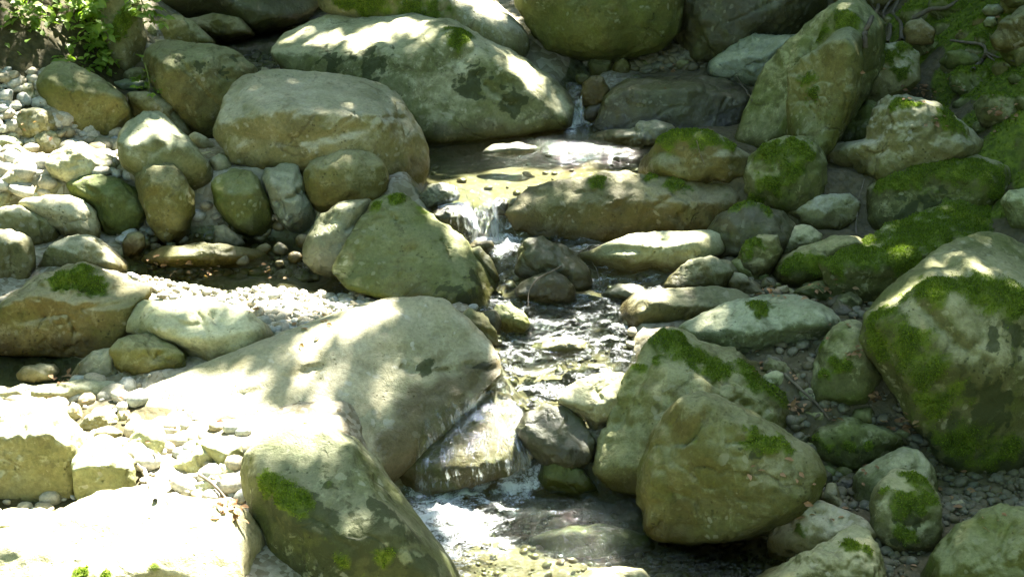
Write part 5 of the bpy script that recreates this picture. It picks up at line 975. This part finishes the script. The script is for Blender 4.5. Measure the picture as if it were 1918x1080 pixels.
def leaf_geo(P, D, N, L, W):
    """Pointed folded leaves: six points, four faces each."""
    P, D, N = (np.asarray(a, float) for a in (P, D, N)); D = D / np.linalg.norm(D, axis=1)[:, None]
    S = np.cross(D, N); S /= np.linalg.norm(S, axis=1)[:, None] + 1e-9; N = np.cross(S, D); L = L[:, None]; W = W[:, None]
    a = P; b1 = P + D * L * .35 + S * W * .5 + N * W * .12; c1 = P + D * L * .70 + S * W * .34 + N * W * .06; t = P + D * L - N * L * .10
    c2 = P + D * L * .70 - S * W * .34 + N * W * .06; b2 = P + D * L * .35 - S * W * .5 + N * W * .12; m1 = P + D * L * .35; m2 = P + D * L * .70 - N * L * .03
    V = np.stack([a, b1, c1, t, c2, b2, m1, m2], 1).reshape(-1, 3)
    f = np.array([[0, 6, 1, 1], [6, 7, 2, 1], [7, 3, 2, 2], [0, 5, 6, 6], [6, 5, 4, 7], [7, 4, 3, 3]])
    q = np.array([[0, 6, 1], [6, 7, 2], [6, 2, 1], [7, 3, 2], [0, 5, 6], [6, 5, 4], [6, 4, 7], [7, 4, 3]])
    F = (q[None] + (np.arange(len(P)) * 8)[:, None, None]).reshape(-1, 3); return V, F
def bramble(label, stems, y, nleaf, L, mass=(), more=2.2, name='bramble'):
    """stems: lines in the plane of the bank at depth y; leaves in threes along them."""
    at = lambda a, b, yy: CAMP + ray(a, b) * (yy / ray(a, b)[1])
    root = empty(name, at(*stems[0][0], y)); tag(root, label, 'bramble', 'brambles on the left bank')
    root.location = hit_ref(*stems[0][0]); off = np.array(root.location); parts = []; LP = []; LD = []
    for k, s in enumerate(stems):
        yy = y - .0 + rng.normal(0, .05); pts = [at(a, b, yy - .10 * i / len(s)) for i, (a, b) in enumerate(s)]
        P = spline(pts, 24); P += .012 * np.stack([perlin(P * 6), perlin(P * 6 + 5), 0 * P[:, 0]], 1)
        parts.append(tube(P, np.linspace(.0042, .0016, 24), 5))
        for j in range(int(nleaf * more)):
            i = int(rng.uniform(3, 23)); sd = rng.normal(0, 1, 3) * np.array([1, .8, .35]); sd /= np.linalg.norm(sd)
            tip = P[i] + sd * rng.uniform(.03, .075)
            for da in (-.9, 0, .9):
                c, s_ = math.cos(da), math.sin(da); dd = np.array([sd[0] * c - sd[1] * s_, sd[0] * s_ + sd[1] * c, sd[2] - .25]); LP.append(tip); LD.append(dd)
            parts.append(tube(np.array([P[i], tip]), np.array([.0012, .0009]), 3))
    for a, b, r, n in mass:
        for j in range(int(n * 2.6)):
            q = at(a + rng.normal(0, r * .5), b + rng.normal(0, r * .5), y + rng.normal(0, .12)); LP.append(q); LD.append(rng.normal(0, 1, 3) * np.array([1, 1, .4]) + np.array([0, -.4, -.3]))
    V, F = join(parts); mesh_obj('stem', V, F, M['stem'], parent=root, loc=off).location = (0, 0, 0)
    LP, LD = np.array(LP), np.array(LD); n = len(LP); N = np.array([0, -.35, 1.0]) + rng.normal(0, .35, (n, 3))
    Ls = L * rng.uniform(.55, 1.15, n); V, F = leaf_geo(LP, LD, N, Ls, Ls * rng.uniform(.5, .7, n))
    mesh_obj('leaves', V, F, M['bramble'], parent=root, loc=off, smooth=False).location = (0, 0, 0)
bramble('tall thin bramble shoot with sparse leaves at the left edge', [[(42,195),(38,130),(30,60),(26,-40)],[(40,185),(36,150),(50,118),(66,116)]], 7.75, 9, .055)
bramble('arching bramble shoot with bright tip drooping in front of the dark bank', [[(124,95),(112,55),(104,20),(84,-40)],[(104,22),(130,10),(150,0),(170,-30)],[(124,95),(150,78),(152,84)]], 7.85, 9, .055)
bramble('low dark bramble spreading under the tall pale rock', [[(200,130),(195,90),(180,40),(175,-30)],[(210,140),(220,100),(215,60)],[(180,120),(150,60),(140,0)]], 8.0, 9, .06, mass=[(180,60,45,70),(205,110,30,40),(160,20,40,50)])
bramble('bright leafy bramble hanging before the tall pale rock at the top', [[(165,-40),(175,5),(205,22),(240,12)],[(235,-40),(258,5),(272,20)],[(180,-40),(200,0),(230,28)]], 7.9, 8, .055, mass=[(190,8,26,24)])
bramble('shaded bramble covering the earth bank at the top left corner', [[(15,130),(25,70),(60,10),(90,-30)],[(70,150),(90,90),(130,60)]], 8.15, 9, .06, mass=[(40,70,50,70),(110,40,50,60),(80,110,45,50),(20,20,40,40)])
bramble('low leafy runner trailing over the cobbles at the left edge', [[(-10,160),(30,170),(55,182),(62,195)],[(-10,235),(20,225),(40,215)],[(90,120),(120,110),(140,135)]], 7.55, 6, .045, mass=[(20,185,25,20),(15,225,18,12)])
bramble('single bramble shoot drooping at the left end of the big brown boulder', [[(270,118),(276,140),(280,160),(278,172)],[(276,140),(268,150)]], 7.6, 5, .04)
bramble('dense leafy bramble clump on the earth bank in the top left corner', [[(30,150),(40,100),(20,40)],[(90,160),(110,110),(100,40)],[(150,150),(140,100),(160,50)]], 8.05, 8, .06, mass=[(40,40,60,70),(100,60,60,80),(150,90,50,60),(60,110,50,50),(130,20,60,60)])
bramble('bramble with broad pale leaves left of the tall pale rock', [[(190,150),(180,110),(170,60)],[(190,150),(200,120),(220,90)]], 7.85, 8, .05, mass=[(185,60,36,50),(200,110,30,36),(150,120,40,36)])
bramble('sunny bramble foliage hanging over the earth bank beside the picture edge', [[(10,120),(15,70),(10,10)],[(50,140),(55,80),(40,20)]], 7.7, 8, .05, mass=[(15,30,50,60),(60,20,50,50),(20,90,40,40)])
bramble('thin overhanging bramble twigs at the very top left', [[(60,-40),(72,0),(62,22),(90,45)],[(262,-10),(280,35),(310,40)],[(-20,60),(20,45),(45,60)]], 7.7, 6, .05)
def litter(name, label, cat, pts, mat, L, kind=None, n=1, r=0):
    P = []; 
    for a, b in pts:
        for k in range(n): P.append(surf(a + rng.normal(0, r), b + rng.normal(0, r * .6), .006))
    P = np.array(P); m = len(P); D = rng.normal(0, 1, (m, 3)) * np.array([1, 1, .15]); N = np.array([0, -.2, 1.0]) + rng.normal(0, .4, (m, 3))
    Ls = L * rng.uniform(.6, 1.2, m); V, F = leaf_geo(P, D, N, Ls, Ls * .55); return tag(mesh_obj(name, V, F, M[mat], smooth=False, loc=P[0]), label, cat, kind=kind)
litter('fallen_leaf', 'single red leaf lying on the sunlit edge of the dappled slab', 'leaf', [(420,789)], 'redleaf', .05)
litter('fallen_leaf', 'single green leaf lying on the crown of the foreground boulder', 'leaf', [(566,790)], 'bramble', .04)
litter('leaf_litter', 'brown dead leaves caught on the mossy bank and between the right boulders', 'leaf litter', [(1700,172),(1720,170),(1740,176),(1860,205),(1750,230),(1440,545),(1540,540),(1640,740),(1700,800),(430,945),(440,958),(120,705),(1490,760),(1600,660)], 'dead', .035, 'stuff', 14, 11)
litter('leaf_litter', 'scattered brown leaves and bits of bark lying in the gaps between the stones', 'leaf litter', [(1480,545),(1560,555),(1600,600),(1450,690),(1500,715),(1560,790),(1700,780),(1600,890),(1560,960),(1680,1060),(1780,930),(1860,910),(1830,960),(1440,880),(1500,900),(300,830),(400,880),(230,780),(120,740),(560,600),(500,570),(620,580),(150,240),(60,230),(1250,130),(1650,140),(1740,90),(1800,150),(1840,60),(1900,170),(1880,230)], 'dead', .03, 'stuff', 5, 26)
litter('leaf_litter', 'reddish dead leaves in the shallow margin of the side pool', 'leaf litter', [(330,500),(400,508),(500,508),(300,492)], 'dead', .03, 'stuff', 9, 14)

# ------------------------------------------------------------------ the trees overhead, whose gaps let the sun through
LIT = [  # outlines on the ground plan of the sun flecks seen in the photograph, gaps added to lift right bank shade, and how open the leaves are
 ([(-200,715),(60,712),(240,722),(330,700),(420,685),(470,705),(450,750),(520,765),(600,745),(650,765),(625,805),(690,845),(640,850),(560,835),(475,850),(470,960),(500,1010),(500,1300),(-200,1300)], .97),
 ([(430,690),(520,640),(600,595),(720,555),(800,560),(740,640),(700,700),(660,770),(560,760),(450,750)], .57),
 ([(620,590),(720,555),(740,580),(650,640)], .85),
 ([(600,640),(700,590),(800,640),(860,700),(780,760),(700,770)], .54),
 ([(780,590),(880,600),(940,660),(940,700),(860,690),(800,640)], .56),
 ([(-200,190),(110,200),(150,260),(215,270),(300,212),(335,240),(330,290),(300,280),(250,310),(215,320),(215,345),(260,310),(290,340),(190,345),(160,380),(200,400),(120,420),(90,390),(60,410),(30,440),(-200,440)], .97),
 ([(-100,430),(60,432),(60,450),(-100,470)], .8),
 ([(110,440),(200,450),(245,510),(210,490),(150,460),(90,470)], .75),
 ([(190,505),(300,510),(470,515),(640,530),(700,555),(600,600),(480,590),(420,600),(350,600),(250,600),(260,560),(200,530)], .72),
 ([(400,200),(425,180),(420,260),(405,260)], .9),
 ([(270,452),(470,450),(600,480),(600,525),(300,525),(250,500)], .58),
 ([(230,290),(300,310),(320,330),(240,340)], .4),
 ([(260,305),(330,310),(360,360),(330,330),(270,330)], .45),
 ([(510,85),(560,50),(640,25),(760,25),(850,45),(870,62),(830,85),(760,100),(620,100)], .66),
 ([(780,-60),(900,-40),(970,30),(995,70),(990,100),(940,75),(890,55),(850,10)], .9),
 ([(925,92),(960,95),(1060,165),(1055,200),(1010,180),(950,130)], .95),
 ([(1090,440),(1160,435),(1330,430),(1330,510),(1150,510)], .97),
 ([(1120,500),(1340,490),(1240,570),(1150,540)], .85),
 ([(980,255),(1210,270),(1210,330),(1150,350),(1000,345),(830,345),(800,300),(880,275)], .9),
 ([(1020,200),(1130,200),(1130,250),(1020,250)], .95),
 ([(780,340),(960,340),(1000,480),(850,480),(800,420)], .8),
 ([(1120,320),(1200,320),(1190,360),(1140,370)], .6),
 ([(1230,350),(1390,345),(1330,380),(1240,375)], .5),
 ([(880,520),(1000,560),(1230,555),(1210,640),(1180,720),(1150,800),(1090,760),(950,770),(920,700),(940,640)], .96),
 ([(1170,550),(1260,540),(1330,560),(1200,600)], .5),
 ([(1280,580),(1360,570),(1350,630),(1290,630)], .7),
 ([(760,860),(1010,860),(1110,900),(1110,960),(1220,1000),(1230,1100),(820,1300),(860,1080)], .85),
 ([(735,760),(1000,730),(1010,890),(800,920),(740,900)], .8),
 ([(470,815),(640,805),(700,860),(620,850),(500,860)], .9),
 ([(1640,590),(1700,520),(1740,510),(1700,570),(1660,610)], .6),
 ([(1690,720),(1740,710),(1750,790),(1710,790)], .5),
 ([(1540,440),(1700,400),(1870,370),(1890,420),(1700,490),(1560,500)], .44),  # gaps added to brighten the shaded right bank start here
 ([(1480,-20),(1600,0),(1560,80),(1480,140)], .36),
 ([(1560,0),(1620,60),(1600,180),(1560,120)], .34),
 ([(1700,470),(1800,440),(1900,450),(1850,520),(1740,530)], .42),
 ([(1630,330),(1750,300),(1880,310),(1850,350),(1700,350)], .43),
 ([(1690,80),(1800,120),(1830,230),(1720,220)], .44),
 ([(1300,590),(1420,560),(1540,570),(1560,610),(1400,650)], .40),
 ([(1520,800),(1600,785),(1680,810),(1600,840)], .36),
 ([(1230,615),(1300,640),(1440,700),(1400,730),(1260,680)], .42),
 ([(1600,850),(1720,845),(1750,900),(1640,930)], .34),
 ([(1215,255),(1300,243),(1385,280),(1395,300),(1250,275)], .5),
 ([(1385,330),(1410,300),(1500,255),(1520,270),(1420,380),(1390,370)], .5),
 ([(1470,120),(1520,110),(1535,170),(1500,190)], .6),
 ([(1390,230),(1470,130),(1480,200),(1440,260)], .35),
 ([(1660,130),(1710,130),(1770,190),(1740,240),(1690,180)], .6),
 ([(1085,140),(1145,140),(1140,175),(1090,175)], .7),
 ([(960,445),(1080,450),(1100,500),(1050,480)], .5),
 ([(560,400),(640,375),(690,380),(620,510),(570,490)], .55),
 ([(1240,480),(1330,478),(1350,500),(1260,515)], .45),
 ([(100,110),(200,130),(210,150),(110,140)], .4),
 ([(120,-140),(290,-140),(290,60),(200,80),(150,40)], .85),
 ([(-60,-140),(110,-140),(150,60),(60,130),(0,80)], .7),
 ([(-60,150),(80,140),(110,210),(-60,200)], .8),
 ([(1205,830),(1260,760),(1290,740),(1230,850),(1215,950)], .4),
 ([(1000,760),(1110,760),(1110,800),(1010,790)], .6),
 ([(1420,985),(1610,985),(1600,1010),(1480,1060)], .15)]
RS = 4; mw, mh = 2400 // RS, 1500 // RS        # covers px -240..2160, py -200..1300
yy, xx = np.mgrid[0:mh, 0:mw]; XP = xx * RS - 240.0; YP = yy * RS - 200.0
OPEN = np.full((mh, mw), .03)
for poly, v in LIT:
    m = in_poly(poly, XP, YP); OPEN[m] = np.maximum(OPEN[m], v)
nz1 = fbm(p3(XP.ravel() / 55, YP.ravel() / 34, 2.0), 3).reshape(mh, mw)       # clumping of the leaves
SHUT = (OPEN + .42 * (1 - 1.5 * np.clip(OPEN - .5, 0, 1)) * np.where(OPEN < .1, .7, 1.0) * nz1 < .50)
Sv = np.array(SUNV); A1 = np.cross(Sv, [0, 0, 1.0]); A1 /= np.linalg.norm(A1); A2 = np.cross(A1, Sv)
LP = []; LS = []
def crown(n, zlo, zhi, L0, region, test=True, jit=1.0):
    x0, x1, y0, y1 = region; cnt = 0
    for k in range(n):
        gx_, gy_ = rng.uniform(x0, x1), rng.uniform(y0, y1); g = np.array([gx_, gy_, float(href(gx_, gy_))])
        zz = rng.uniform(zlo, zhi); P = g + Sv * ((zz - g[2]) / Sv[2])
        P = P  # a leaf somewhere on the sun's way to g
        if test:
            ok, hp, nn, i, ob, mt = sc.ray_cast(dg, Vector(P), Vector(-Sv))
            if not ok: continue
            a, b = project(np.array(hp)); i, j = int((b + 200) / RS), int((a + 240) / RS)
            if 0 <= i < mh and 0 <= j < mw:
                if not SHUT[i, j]: continue
            elif fbm(np.array([[gx_ * 2, gy_ * 2, 1.0]]), 2)[0] > .25: continue
        LP.append(P); LS.append(L0 * rng.uniform(.7, 1.25))
dg = bpy.context.evaluated_depsgraph_get(); dg.update()
NL = 2.1
crown(int(46000 * NL), 4.8, 6.4, .082, (-2.6, 2.8, 3.6, 10.2))
crown(3000, 4.0, 5.8, .26, (-5.5, -2.6, 2.5, 11), False); crown(3000, 4.0, 5.8, .26, (2.8, 6, 2.5, 12), False); crown(2500, 4.4, 6.0, .26, (-2.6, 2.8, 10.2, 13.5), False)
for x0, x1, y0, y1, m_ in [(-7, 7, -6, 0, 4200), (-8, -5.5, 0, 11, 1500), (6, 9, 0, 11, 1200)]: crown(m_, 5.0, 7.0, .36, (x0, x1, y0, y1), False)  # unseen leaves added overhead and to the sides to cut sky fill
if 0: D = rng.normal(0, 1, (n, 3)) * np.array([1, 1, .35]); N = np.array(Sv) * .9 + rng.normal(0, .40, (n, 3))
crown(4500, 4.0, 14.0, .5, (-12, 12, 11.5, 21), False); crown(4200, 2.5, 9.0, .5, (-13, 13, -17, -9), False); crown(1500, 2.5, 8.0, .45, (-13, -8, -8, 12), False)  # leaf walls added behind the viewer and far left to cut sky fill
LP = np.array(LP); LS = np.array(LS); n = len(LP); D = rng.normal(0, 1, (n, 3)) * np.array([1, 1, .35]); N = np.array(Sv) * .9 + rng.normal(0, .40, (n, 3))
# crowns of three leaning trees and two added sky blockers; leaves to the nearest
TR = [((4.6, 11.2), 'leaning tree on the right bank, out of the picture, its leaves shading the boulders'), ((-4.8, 11.5), 'leaning tree on the left bank, out of the picture, its leaves dappling the cobbles'), ((1.6, 15.5), 'tree further up the brook whose high leaves shade the upper pool'),
      ((-4.5, -5.5), 'unseen tree added on the left bank behind the viewer to block sky light'), ((5.0, -5.0), 'unseen tree added on the right bank behind the viewer to block sky light')]
own = np.argmin(np.stack([np.hypot(LP[:, 0] - a, (LP[:, 1] - b) * .8) for (a, b), _ in TR]), 0)
for t, ((a, b), lab) in enumerate(TR):
    s = np.where(own == t)[0]; gz = float(GRID(np.array([a]), np.array([b]))[0][0])
    root = empty('tree', (a, b, gz)); tag(root, lab, 'tree', 'trees over the brook'); off = np.array([a, b, gz])
    V, F = leaf_geo(LP[s], D[s], N[s], LS[s], LS[s] * .62); mesh_obj('crown', V, F, M['leaf'], parent=root, loc=off, smooth=False).location = (0, 0, 0)
    cen = LP[s].mean(0); top = np.array([a, b, 4.6]) * .75 + cen * .25; top[2] = max(4.4, top[2])
    tr = spline([off - [0, 0, .3], off * .6 + top * .4 + [.05, 0, .2], top], 24); parts = [tube(tr, np.linspace(.17, .10, 24) * (1 + .08 * np.sin(np.arange(24))), 12)]
    mesh_obj('trunk', *parts[0], M['bark'], parent=root, loc=off).location = (0, 0, 0)
    lim = []
    for k in range(9):
        e = LP[s[rng.integers(len(s))]]; st = tr[rng.integers(12, 24)]; midp = st * .5 + e * .5 + np.array([0, 0, .25]) + rng.normal(0, .1, 3)
        lim.append(tube(spline([st, midp, e], 16), np.linspace(.05, .010, 16), 6))
    mesh_obj('limb', *join(lim), M['bark'], parent=root, loc=off).location = (0, 0, 0)
for o in sc.objects:
    if o.type in ('MESH', 'EMPTY') and o.parent is None:
        lb = o.get('label', '')
        if len(lb.split()) > 16: print('LONG', o.name, len(lb.split()), lb)
print("leaves", n, "pebbles", nP, "rocks", len(ROCKS))
